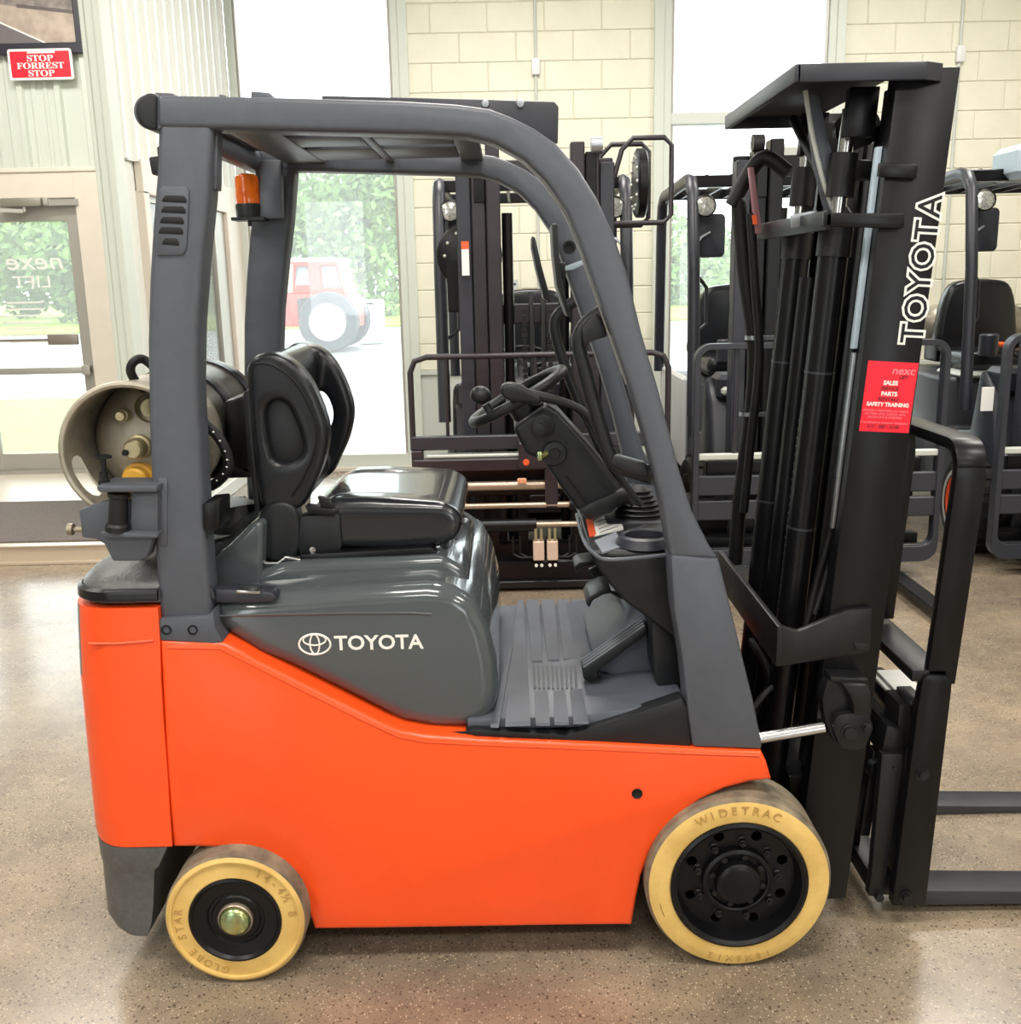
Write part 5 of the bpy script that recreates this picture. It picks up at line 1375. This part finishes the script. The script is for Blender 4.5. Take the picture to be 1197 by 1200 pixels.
# far upright and rounded top bar
b.prism(pn, YB1 - tb, YB1, .003)
zt0 = P(1140, 513, YB0 + .05).z; xl_, xr2 = pn[0][0], pn[1][0]
zc_ = pn[0][1]; rr = zt0 - zc_
prof = []
for k in range(7):
    a = math.radians(90 * k / 6); prof.append((YB0 + rr - rr * math.cos(a), zc_ + rr * math.sin(a)))
for k in range(7):
    a = math.radians(90 * k / 6); prof.append((YB1 - rr + rr * math.sin(a), zc_ + rr * math.cos(a)))
inn = []
r2 = rr - tb
for k in range(7):
    a = math.radians(90 * k / 6); inn.append((YB0 + rr - r2 * math.cos(a), zc_ + r2 * math.sin(a)))
for k in range(7):
    a = math.radians(90 * k / 6); inn.append((YB1 - rr + r2 * math.sin(a), zc_ + r2 * math.cos(a)))
M = Matrix(((0, 1, 0, 0), (1, 0, 0, 0), (0, 0, 1, 0), (0, 0, 0, 1)))   # (a, x, z): outline in (y, z), extruded along x
b.prism(prof + inn[::-1], xl_, xr2, .002, M=M)
b.done('frame', BLACK, LBk)
for Y in (2.80,):
    pm = pp([(1122, 532), (1140, 532), (1140, 560), (1108, 778), (1092, 778), (1122, 560)], YB0); b = MB(); b.prism(pm, 2.745, 2.775, .003); b.done('middle_upright', BLACK, LBk)
b = MB(); zz = P(1085, 790, YB0).z; x0 = P(1075, 790, YB0).x; b.box((x0 - .012, YB0, zz - .02), (x0 + .075, YB1, zz + .01), .003); b.done('bottom_bar', BLACKR, LBk)
# backrest feet bolted to the fork shank
px_prism('mounting_plate', [(1082, 797), (1088, 791), (1110, 792), (1117, 799), (1116, 812), (1086, 1062), (1046, 1062), (1076, 830)], YB0 - .012, .035, BLACK, LBk, .006)
for a in ((1081, 907), (1062, 1051)):
    b = MB(); b.lathe([(.019, .002), (.018, -.004), (.011, -.003), (.010, -.012), (0, -.012)], P(*a, YB0 - .012), (0, 1, 0), 18); b.done('bolt', BLACKR, LBk)
def fork(Y, wdt, pxs):
    g = part('fork', FK)
    zt_ = P(*pxs, Y).z
    xh = P(1070, 1000, YB0).x
    tip = xh + 1.07
    b = MB()
    b.prism([(xh - .012, zt_ - .036), (xh + .05, zt_ - .042), (tip - .35, zt_ - .052), (tip, zt_ - .045), (tip, zt_ - .035), (tip - .35, zt_ - .018), (xh + .06, zt_ + .002), (xh + .035, zt_ + .012), (xh + .035, zt_ + .04), (xh - .012 + .04, zt_ + .55), (xh - .012, zt_ + .55)], Y, Y + wdt, .004)
    b.done('blade', FORKM, g)
    b = MB(); b.prism([(xh - .04, zt_ + .42), (xh + .0, zt_ + .42), (xh + .0, zt_ + .54), (xh - .04, zt_ + .54)], Y, Y + wdt, .003); b.done('hook', BLACKR, g)
    return g
fork(2.452, .10, (1100, 1044)); fork(2.97, .10, (1110, 942))
# ------------------------------------------------------------------ the three dark forklifts parked behind, forks toward the camera
def back_truck(cx, y0, label, kind):
    t = thing('parked_forklift', label, 'forklift', (cx, y0 + 1.0, 0), 'black forklifts parked along the window wall')
    def at(x, y, z): return Vector((cx + x, y0 + y, z))
    def bx_(b, a, c, bev=.006): return b.box(at(*a), at(*c), bev, 1)
    rimc = ORIM if kind == 'C' else BLACK
    mc = BROWN if kind == 'A' else BLACK
    # load backrest
    g = part('load_backrest', t, at(0, 0, .7)); W = .69; zt = {'A': 1.30, 'B': 1.335, 'C': 1.355}[kind]
    if kind == 'A':
        b = MB(); b.tube([at(-W, 0, .80), at(-W, 0, zt - .08), at(-W + .025, 0, zt - .02), at(-W + .09, 0, zt), at(W - .09, 0, zt), at(W - .025, 0, zt - .02), at(W, 0, zt - .08), at(W, 0, .80)], .016, 8); b.done('frame', BROWN, g, 60)
        for x in (-.50, -.02, .25, .5):
            b = MB(); b.cyl(at(x, .0, .82), at(x, 0, zt), .010, 8); b.done('upright_bar', BROWN, g)
        b = MB(); bx_(b, (-W - .01, -.02, .80), (W + .01, .03, .875)); b.done('lower_rail', DGREY, g)
        b = MB(); bx_(b, (-W - .01, -.03, .55), (-W + .05, .06, .80)); b.done('end_post', BROWN, g)
        b = MB(); bx_(b, (W - .05, -.03, .55), (W + .01, .06, .80)); b.done('end_post', BROWN, g)
    else:
        b = MB(); hw = .035
        o_ = rrect(cx - W, cx + W, .10, zt, .09, 5); i_ = rrect(cx - W + .032, cx + W - .032, .19, zt - .032, .06, 5)
        b.prism(o_, y0 - .01, y0 + .06, .003, 1, holes=[i_]); b.done('frame', DGREY, g)
        for x in (-.46, -.2, .0, .2, .46):
            b = MB(); b.cyl(at(x, .02, .74), at(x, .02, zt - .02), .016, 8); b.done('upright_bar', DGREY, g)
        for z0, z1, m in ((.70, .735, LGREY), (.50, .61, DGREY), (.36, .47, DGREY), (.12, .2, BLACK)):
            b = MB(); bx_(b, (-W + .02, .0, z0), (W - .02, .04, z1)); b.done('cross_bar', m, g)
    # mast
    g = part('mast', t, at(0, .25, 0)); zm = 2.40
    for s in (-1, 1):
        for k, (x0, x1, yy) in enumerate(((.35, .43, .28), (.27, .345, .25), (.19, .265, .22))):
            b = MB(); xx0, xx1 = sorted((s * x0, s * x1)); bx_(b, (xx0, yy, .08 + .03 * k), (xx1, yy + .12, zm - .05 * (2 - k))); b.done('rail', mc if k else DGREY, g)
        b = MB(); bx_(b, (min(s * .42, s * .2), .30, .12), (max(s * .42, s * .2), .36, zm - .12)); b.done('rail_back', BLACK, g)
        b = MB(); bx_(b, (min(s * .33, s * .27), .24, zm - .3), (max(s * .33, s * .27), .25, zm - .05)); b.done('wear_pad', BLACK, g)
        b = MB(); b.cyl(at(s * .155, .36, .2), at(s * .155, .36, zm - .35), .03, 12); b.done('lift_cylinder', BLACK, g)
        b = MB(); b.cyl(at(s * .30, .24, zm - .02), at(s * .36, .24, zm - .02), .045, 16); b.done('mast_roller', ZINC if kind == 'A' else BLACKR, g)
    for z in (zm - .18, 1.45, .35):
        b = MB(); bx_(b, (-.43, .37, z), (.43, .40, z + .11)); b.done('cross_member', mc, g)
    for x in (-.07, .07):
        b = MB()
        for k in range(34): bx_(b, (x - (.016 if k % 2 else .012), .22, .45 + k * .032), (x + (.016 if k % 2 else .012), .235, .475 + k * .032), 0)
        o = b.done('chain', BLACKR, g, smooth=False); o['kind'] = 'stuff'
        b = MB(); b.tube([at(x * .45, .2, .5), at(x * .45, .2, 1.5), at(x * .5, .26, 1.62)], .014, 8); b.done('mast_hose', RUBBER, g)
    # carriage
    g = part('carriage', t, at(0, .1, .3))
    b = MB(); bx_(b, (-.6, .08, .52), (.6, .18, .68)); bx_(b, (-.62, .1, .12), (.62, .18, .24)); b.done('fork_bar', BLACK, g)
    for s in (-1, 1):
        b = MB(); bx_(b, (s * .42 - .05, .02, .06), (s * .42 + .05, .08, .66)); bx_(b, (s * .42 - .05, -.85, .03), (s * .42 + .05, .08, .07)); 
        if kind == 'C' or kind == 'B' and s > 0: b.done('fork', BLACKR, g)
        else: b.bm.free()
    # body
    b = MB()
    prof = [(y0 + .45, .30), (y0 + .42, .62), (y0 + .55, .98), (y0 + .72, 1.10), (y0 + .80, .72), (y0 + 1.2, .66), (y0 + 1.25, 1.0), (y0 + 1.9, 1.02), (y0 + 2.0, .98), (y0 + 2.25, .92), (y0 + 2.30, .25), (y0 + .9, .18)]
    Mx = Matrix(((0, 1, 0, 0), (1, 0, 0, 0), (0, 0, 1, 0), (0, 0, 0, 1)))
    b.prism(prof, cx - .50, cx + .50, .03, 2, M=Mx); b.done('body', DGREY if kind != 'A' else BLACK, t, 50)
    b = MB(); bx_(b, (-.46, .50, .96), (.46, .74, 1.12), .03); b.done('dash', DGREY, t)
    if kind == 'B':
        b = MB(); bx_(b, (-.54, 1.25, .42), (-.495, 2.25, 1.04), .02); b.done('side_cover', TWHITE, t)
        b = MB(); bx_(b, (-.44, .46, 1.0), (-.1, .60, 1.05), .015); b.done('document_tray', LGREY, t)
    if kind == 'C':
        b = MB(); bx_(b, (-.40, 1.20, .995), (.40, 1.6, 1.03), .015); b.done('seat_cover_sheet', LGREY, t)
        b = MB(); bx_(b, (-.60, .44, 1.0 - .12), (-.53, .455, 1.0 + .02), .002); b.done('warning_label', WHITE, t)
    # wheels
    for s in (-1, 1):
        for yy, R, wd in ((.60, .31 if kind != 'C' else .29, .24), (1.95, .25, .18)):
            xo = s * .62; 
            c = at(xo, yy, R); ax = (-s, 0, 0)
            b = MB(); b.lathe([(R * .62, .01), (R * .70, -.004), (R * .93, .0), (R, .03), (R, wd - .03), (R * .93, wd), (R * .62, wd)], c, ax, 36); wl = b.done('wheel', RUBBER, t)
            b = MB()
            for k in range(20):
                a = 2 * PI * k / 20; 
                for q in (0, 1):
                    a2 = a + q * PI / 20; d = Vector((0, math.cos(a2), math.sin(a2))); tn = Vector((0, -math.sin(a2), math.cos(a2)))
                    p0 = c + d * (R + .004) + Vector(ax) * (wd * (.08 if q else .56)); p1 = c + d * (R + .004) + Vector(ax) * (wd * (.46 if q else .94))
                    b.bar(p0, p1, .04, .016, side=tn)
            o = b.done('tread_block', RUBBER, wl, smooth=False); o['kind'] = 'stuff'
            b = MB(); b.lathe([(0, .0), (R * .25, -.01), (R * .3, .03), (R * .58, .05), (R * .63, .0), (R * .66, .0), (R * .66, .06), (0, .06)], c, ax, 28); b.done('rim', rimc, wl)
            if kind == 'C':
                b = MB(); b.lathe([(R * .68, -.004), (R * .76, -.007), (R * .77, .0)], c, ax, 36); b.done('white_ring', LGREY, wl)
    # overhead guard
    g = part('overhead_guard', t, at(0, 1.2, 2.2)); zg = 2.27; hw = .56
    for s in (-1, 1):
        b = MB(); b.tube([at(s * hw, .74, .85), at(s * hw, .80, 1.7), at(s * hw, .88, zg - .10), at(s * hw, .95, zg - .02), at(s * hw, 1.05, zg), at(s * hw, 2.0, zg - .03), at(s * hw, 2.1, zg - .09), at(s * hw, 2.14, zg - .25), at(s * hw, 2.2, 1.0)], .038, 8); b.done('post', DGREY, g, 60)
        b = MB(); b.tube([at(s * (hw - .03), .86, 1.35), at(s * (hw - .10), .9, 1.40), at(s * (hw - .10), .92, 1.62), at(s * (hw - .03), .88, 1.7)], .012, 8); b.done('grab_rail', DGREY, g)
    for y in (1.0, 2.05):
        b = MB(); bx_(b, (-hw, y, zg - .05), (hw, y + .07, zg + .02)); b.done('cross_beam', BLACK, g)
    for k in range(7):
        x = -.45 + k * .15; b = MB(); b.bar(at(x, 1.02, zg), at(x + .02, 2.06, zg - .02), .018, .05, side=(1, 0, 0)); b.done('roof_bar', BLACK, g)
    for s in (-1, 1):
        h = part('headlight', t, at(s * .49, .8, 2.08))
        b = MB(); c = at(s * .49, .84, 2.10)
        b.lathe([(.0, .07), (.04, .06), (.062, .02), (.066, .0), (.058, -.004)], c, (0, 1, 0), 20); b.done('housing', BLACK, h)
        b = MB(); b.lathe([(0, -.004), (.03, -.004), (.058, .004), (.058, .01)], c, (0, 1, 0), 20); b.done('lens', LENS, h)
        b = MB(); b.cyl(c + Vector((0, .03, 0)), at(s * hw, .87, 2.14), .014, 8); b.done('lamp_arm', BLACK, h)
    mr = part('mirror', t, at(-.44, .95, 1.95))
    for s in ((-1,) if kind != 'A' else (-1, 1)):
        b = MB(); b.prism(rrect(cx + s * .43 - .085, cx + s * .43 + .085, 1.80, 2.06, .03), y0 + .95, y0 + .975, .006); b.done('mirror_shell', DGREY, mr)
        b = MB(); b.tube([at(s * .56, .82, 1.86), at(s * .50, .9, 1.92), at(s * .44, .945, 1.95)], .008, 6); b.done('mirror_arm', ZINC, mr)
    # seat
    sg = part('seat', t, at(0, 1.6, 1.05)); sx = {'A': 0.0, 'B': -.1, 'C': -.05}[kind]
    b = MB(); b.box(at(sx - .26, 1.32, 1.02), at(sx + .26, 1.80, 1.16), .05, 3); b.done('cushion', VINYL, sg, 60)
    b = MB(); b.prism(cm2([(cx + sx - .24, 1.12), (cx + sx - .27, 1.35), (cx + sx - .22, 1.56), (cx + sx - .12, 1.62), (cx + sx + .12, 1.62), (cx + sx + .22, 1.56), (cx + sx + .27, 1.35), (cx + sx + .24, 1.12)], 3), y0 + 1.76, y0 + 1.90, .04, 3, ang=40); b.done('backrest', VINYL, sg, 60)
    if kind == 'C':
        b = MB(); b.tube([at(sx - .10, 1.33, 1.21), at(sx + .28, 1.42, 1.165)], .02, 6); b.done('seat_belt', BELT, sg)
    if kind != 'A':
        b = MB(); b.lathe([(.06, 0), (.06, .13), (.05, .14), (0, .14)], at(sx - .16, 1.25, 1.14), (0, 0, 1), 16); b.done('joystick_pod', DGREY, sg)
    # steering wheel and levers
    b = MB(); cw_ = at(-.08, .86, 1.22); un_ = Vector((0, .5, .85)).normalized(); ux_ = Vector((1, 0, 0)); uy_ = un_.cross(ux_)
    b.tube([cw_ + (ux_ * math.cos(2 * PI * k / 24) + uy_ * math.sin(2 * PI * k / 24)) * .15 for k in range(24)], .013, 8, closed=True); b.cyl(cw_ - un_ * .2, cw_ + un_ * .01, .035, 12); b.bar(cw_ - ux_ * .15, cw_ + ux_ * .15, .03, .012, side=(0, 1, 0)); b.done('steering_wheel', PLAST, t, 60)
    # gas cylinder
    gc = thing('gas_cylinder', {'A': 'silver gas cylinder behind the seat of the black forklift with the tubular backrest', 'B': 'silver gas cylinder on the black forklift before the second window', 'C': 'silver gas cylinder behind the seat with the orange belt'}[kind], 'gas cylinder', at(0, 2.05, 1.05), 'gas cylinders on the parked forklifts')
    c = at(-.36, 2.07, 1.30 if kind == 'C' else 1.18)
    b = MB(); b.lathe([(0, -.02), (.08, .0), (.13, .04), (.15, .1), (.15, .66), (.13, .71), (.08, .75), (0, .76)], c, (1, 0, 0), 28); b.done('tank', TANKM, gc, 60)
    b = MB(); b.lathe([(.12, .73), (.13, .80), (.12, .80)], c, (1, 0, 0), 24); b.done('collar', TANKM, gc)
    b = MB(); b.box(c + Vector((.1, -.12, -.26)), c + Vector((.62, .12, -.13)), .02); b.done('cylinder_cradle', BLACK, t)
    b = MB(); b.box(at(-.45, 2.10, .25), at(.45, 2.45, .98), .05, 3); b.done('counterweight', BLACK, t, 50)
    if kind == 'C':
        b = MB(); b.lathe([(.07, 0), (.07, .10), (.05, .12), (0, .12)], at(.12, 2.2, 1.30) + Vector((0, 0, .02)), (0, 0, 1), 18); b.done('rear_light', mat('red_lens', (214, 30, 44), .2), t)
    return t, at, bx_
tA, at, bx_ = back_truck(.17, 5.5, 'black forklift with thin tube backrest and clamp rods, parked behind the steering wheel', 'A')
# attachments of the middle truck
CL = part('clamp_attachment', tA, at(0, -.05, .5))
b = MB(); bx_(b, (-.69, -.06, .69), (.69, .02, .755)); b.done('shelf_bar', BROWN, CL)
b = MB(); bx_(b, (-.62, -.02, .755), (.1, .05, .775)); b.done('shelf_plate', LGREY, CL)
b = MB(); bx_(b, (-.12, -.08, .70), (.24, -.02, .84)); b.done('clamp_block', BROWN, CL)
b = MB(); bx_(b, (.02, -.075, .48), (.09, -.02, .72)); b.done('clamp_post', BROWN, CL)
b = MB(); b.lathe([(0, -.004), (.016, -.004), (.018, .002)], at(-.08, -.082, .735), (0, 1, 0), 14); b.done('pin_head', ORIM, CL)
for z, r, x0, x1, m, yy in ((.60, .026, -.6, .6, COPPER, -.03), (.495, .016, -.6, .6, COPPER, -.06), (.495, .032, .15, .55, BLACK, -.06), (.385, .016, -.1, .6, COPPER, -.06), (.385, .036, -.55, -.03, BLACK, -.06)):
    b = MB(); b.cyl(at(x0, yy, z), at(x1, yy, z), r, 14); b.done('rod' if m is COPPER else 'rod_barrel', m, CL)
for x in (-.02, .055):
    vbk = MB(); bx_(vbk, (x - .03, -.10, .19), (x + .03, -.04, .30)); vo = vbk.done('valve_block', TAN, CL)
    for q in (-.015, .015):
        b = MB(); b.cyl(at(x + q, -.09, .30), at(x + q, -.09, .37), .008, 8); b.done('fitting', VALVE, vo)
        b = MB(); b.lathe([(0, -.004), (.009, -.004), (.009, .004)], at(x + q, -.1, .165), (0, 1, 0), 10); b.done('port_plug', WHITE, vo)
for s, x in ((-1, -.12), (-1, -.16), (1, .15), (1, .19)):
    b = MB(); b.tube([at(x, -.05, .32), at(x, -.05, .22), at(x - s * .04, -.06, .2), at(.02 + s * .05, -.06, .2)], .007, 6); b.done('hydraulic_line', RUBBER, CL)
b = MB(); bx_(b, (-.62, -.02, .0), (.62, .30, .17), .01); b.done('base_beam', BLACK, CL)
b = MB(); bx_(b, (-.60, -.05, .02), (.60, -.02, .06), .004); b.done('base_lip', BLACKR, CL)
for x in (-.5, -.42, -.34, -.26, -.1, .2, .28, .36, .44):
    b = MB(); bx_(b, (x - .028, .10, .17), (x + .028, .16, .72)); b.done('slat', BLACK, CL)
b = MB(); bx_(b, (-.13, -.09, .62), (-.08, -.08, .65)); b.done('orange_tag', mat('tag_peach', (230, 160, 120), .5), CL)
# warning label on the middle truck's mast
b = MB(); bx_(b, (-.405, .213, 1.72), (-.365, .219, 1.90), .0); wl_ = b.done('warning_label', WHITE, tA)
b = MB(); bx_(b, (-.405, .211, 1.86), (-.365, .214, 1.90), .0); b.done('label_band', ORIM, wl_)
# hose reels: discs beside the mast
for cxr, czr, yy, edge in ((-.37, 1.83, .45, False), (.56, 2.20, .45, True)):
    g = part('hose_reel', tA, at(cxr, yy, czr))
    b = MB(); ax = (0, 1, 0) if not edge else (1, 0, .0)
    b.lathe([(0, .0), (.17, 0), (.185, .01), (.185, .05), (.17, .06), (0, .06)], at(cxr, yy, czr), ax, 32); b.done('disc', BLACK, g)
    for k in range(12):
        a = 2 * PI * k / 12; d = Vector((math.cos(a), 0, math.sin(a))) if not edge else Vector((0, math.cos(a), math.sin(a)))
        b = MB(); b.ell(at(cxr, yy, czr) + d * .14 + Vector(ax) * -.002, (.01, .01, .01), 8, 6); b.done('disc_bolt', LGREY, g)
b = MB(); bx_(b, (-.50, .43, 1.52), (-.42, .47, 1.8)); b.done('reel_arm', BLACK, tA)
for k, dx in enumerate((0, -.09)):
    b = MB(); yy = .30 + k * .25
    b.tube([at(.38 + dx, yy, 2.05), at(.47 + dx, yy, 2.36), at(.53 + dx, yy, 2.42), at(.70 + dx, yy, 2.42), at(.74 + dx, yy, 2.38), at(.74 + dx, yy, 2.02), at(.70 + dx, yy, 1.98), at(.40 + dx, yy, 1.98)], .014, 8); b.done('reel_guard', BROWN, tA, 60)
tB, at, bx_ = back_truck(1.70, 5.55, 'black forklift with white side cover, parked before the second window behind the mast', 'B')
b = MB(); bx_(b, (-.05, 1.0, 2.26), (.22, 1.3, 2.46), .02); b.done('roof_box', LGREY, tB)
tC, at, bx_ = back_truck(3.38, 5.55, 'black forklift with orange wheel rims and orange seat belt at the right edge', 'C')
b = MB(); bx_(b, (-.32, .80, 2.22), (.2, 1.2, 2.42), .04); b.done('roof_visor', LBLUE, tC)
b = MB(); c = at(-.02, 1.0, 1.93); b.lathe([(0, .05), (.04, .04), (.06, .0), (.05, -.01), (0, -.012)], c, (-.5, -1, 0), 18); b.cyl(c, at(.12, 1.05, 1.93), .012); b.done('work_lamp', BLACK, tC)
# notice on the block wall between the first window and the second
v = P(595, 330, YB)
t = thing('wall_notice', 'pale grey notice sheet on the block wall seen between the middle forklift seat and mast', 'notice', (v.x, YB, v.z))
a, c = P(591, 328, YB), P(608, 360, YB)
b = MB(); b.box((a.x, YB - .012, c.z), (c.x, YB, a.z)); b.done('sheet', LGREY, t, smooth=False)
b = MB(); b.box((a.x + .02, YB - .014, a.z - .05), (c.x - .02, YB - .011, a.z - .03)); b.done('heading', DGREY, t, smooth=False)
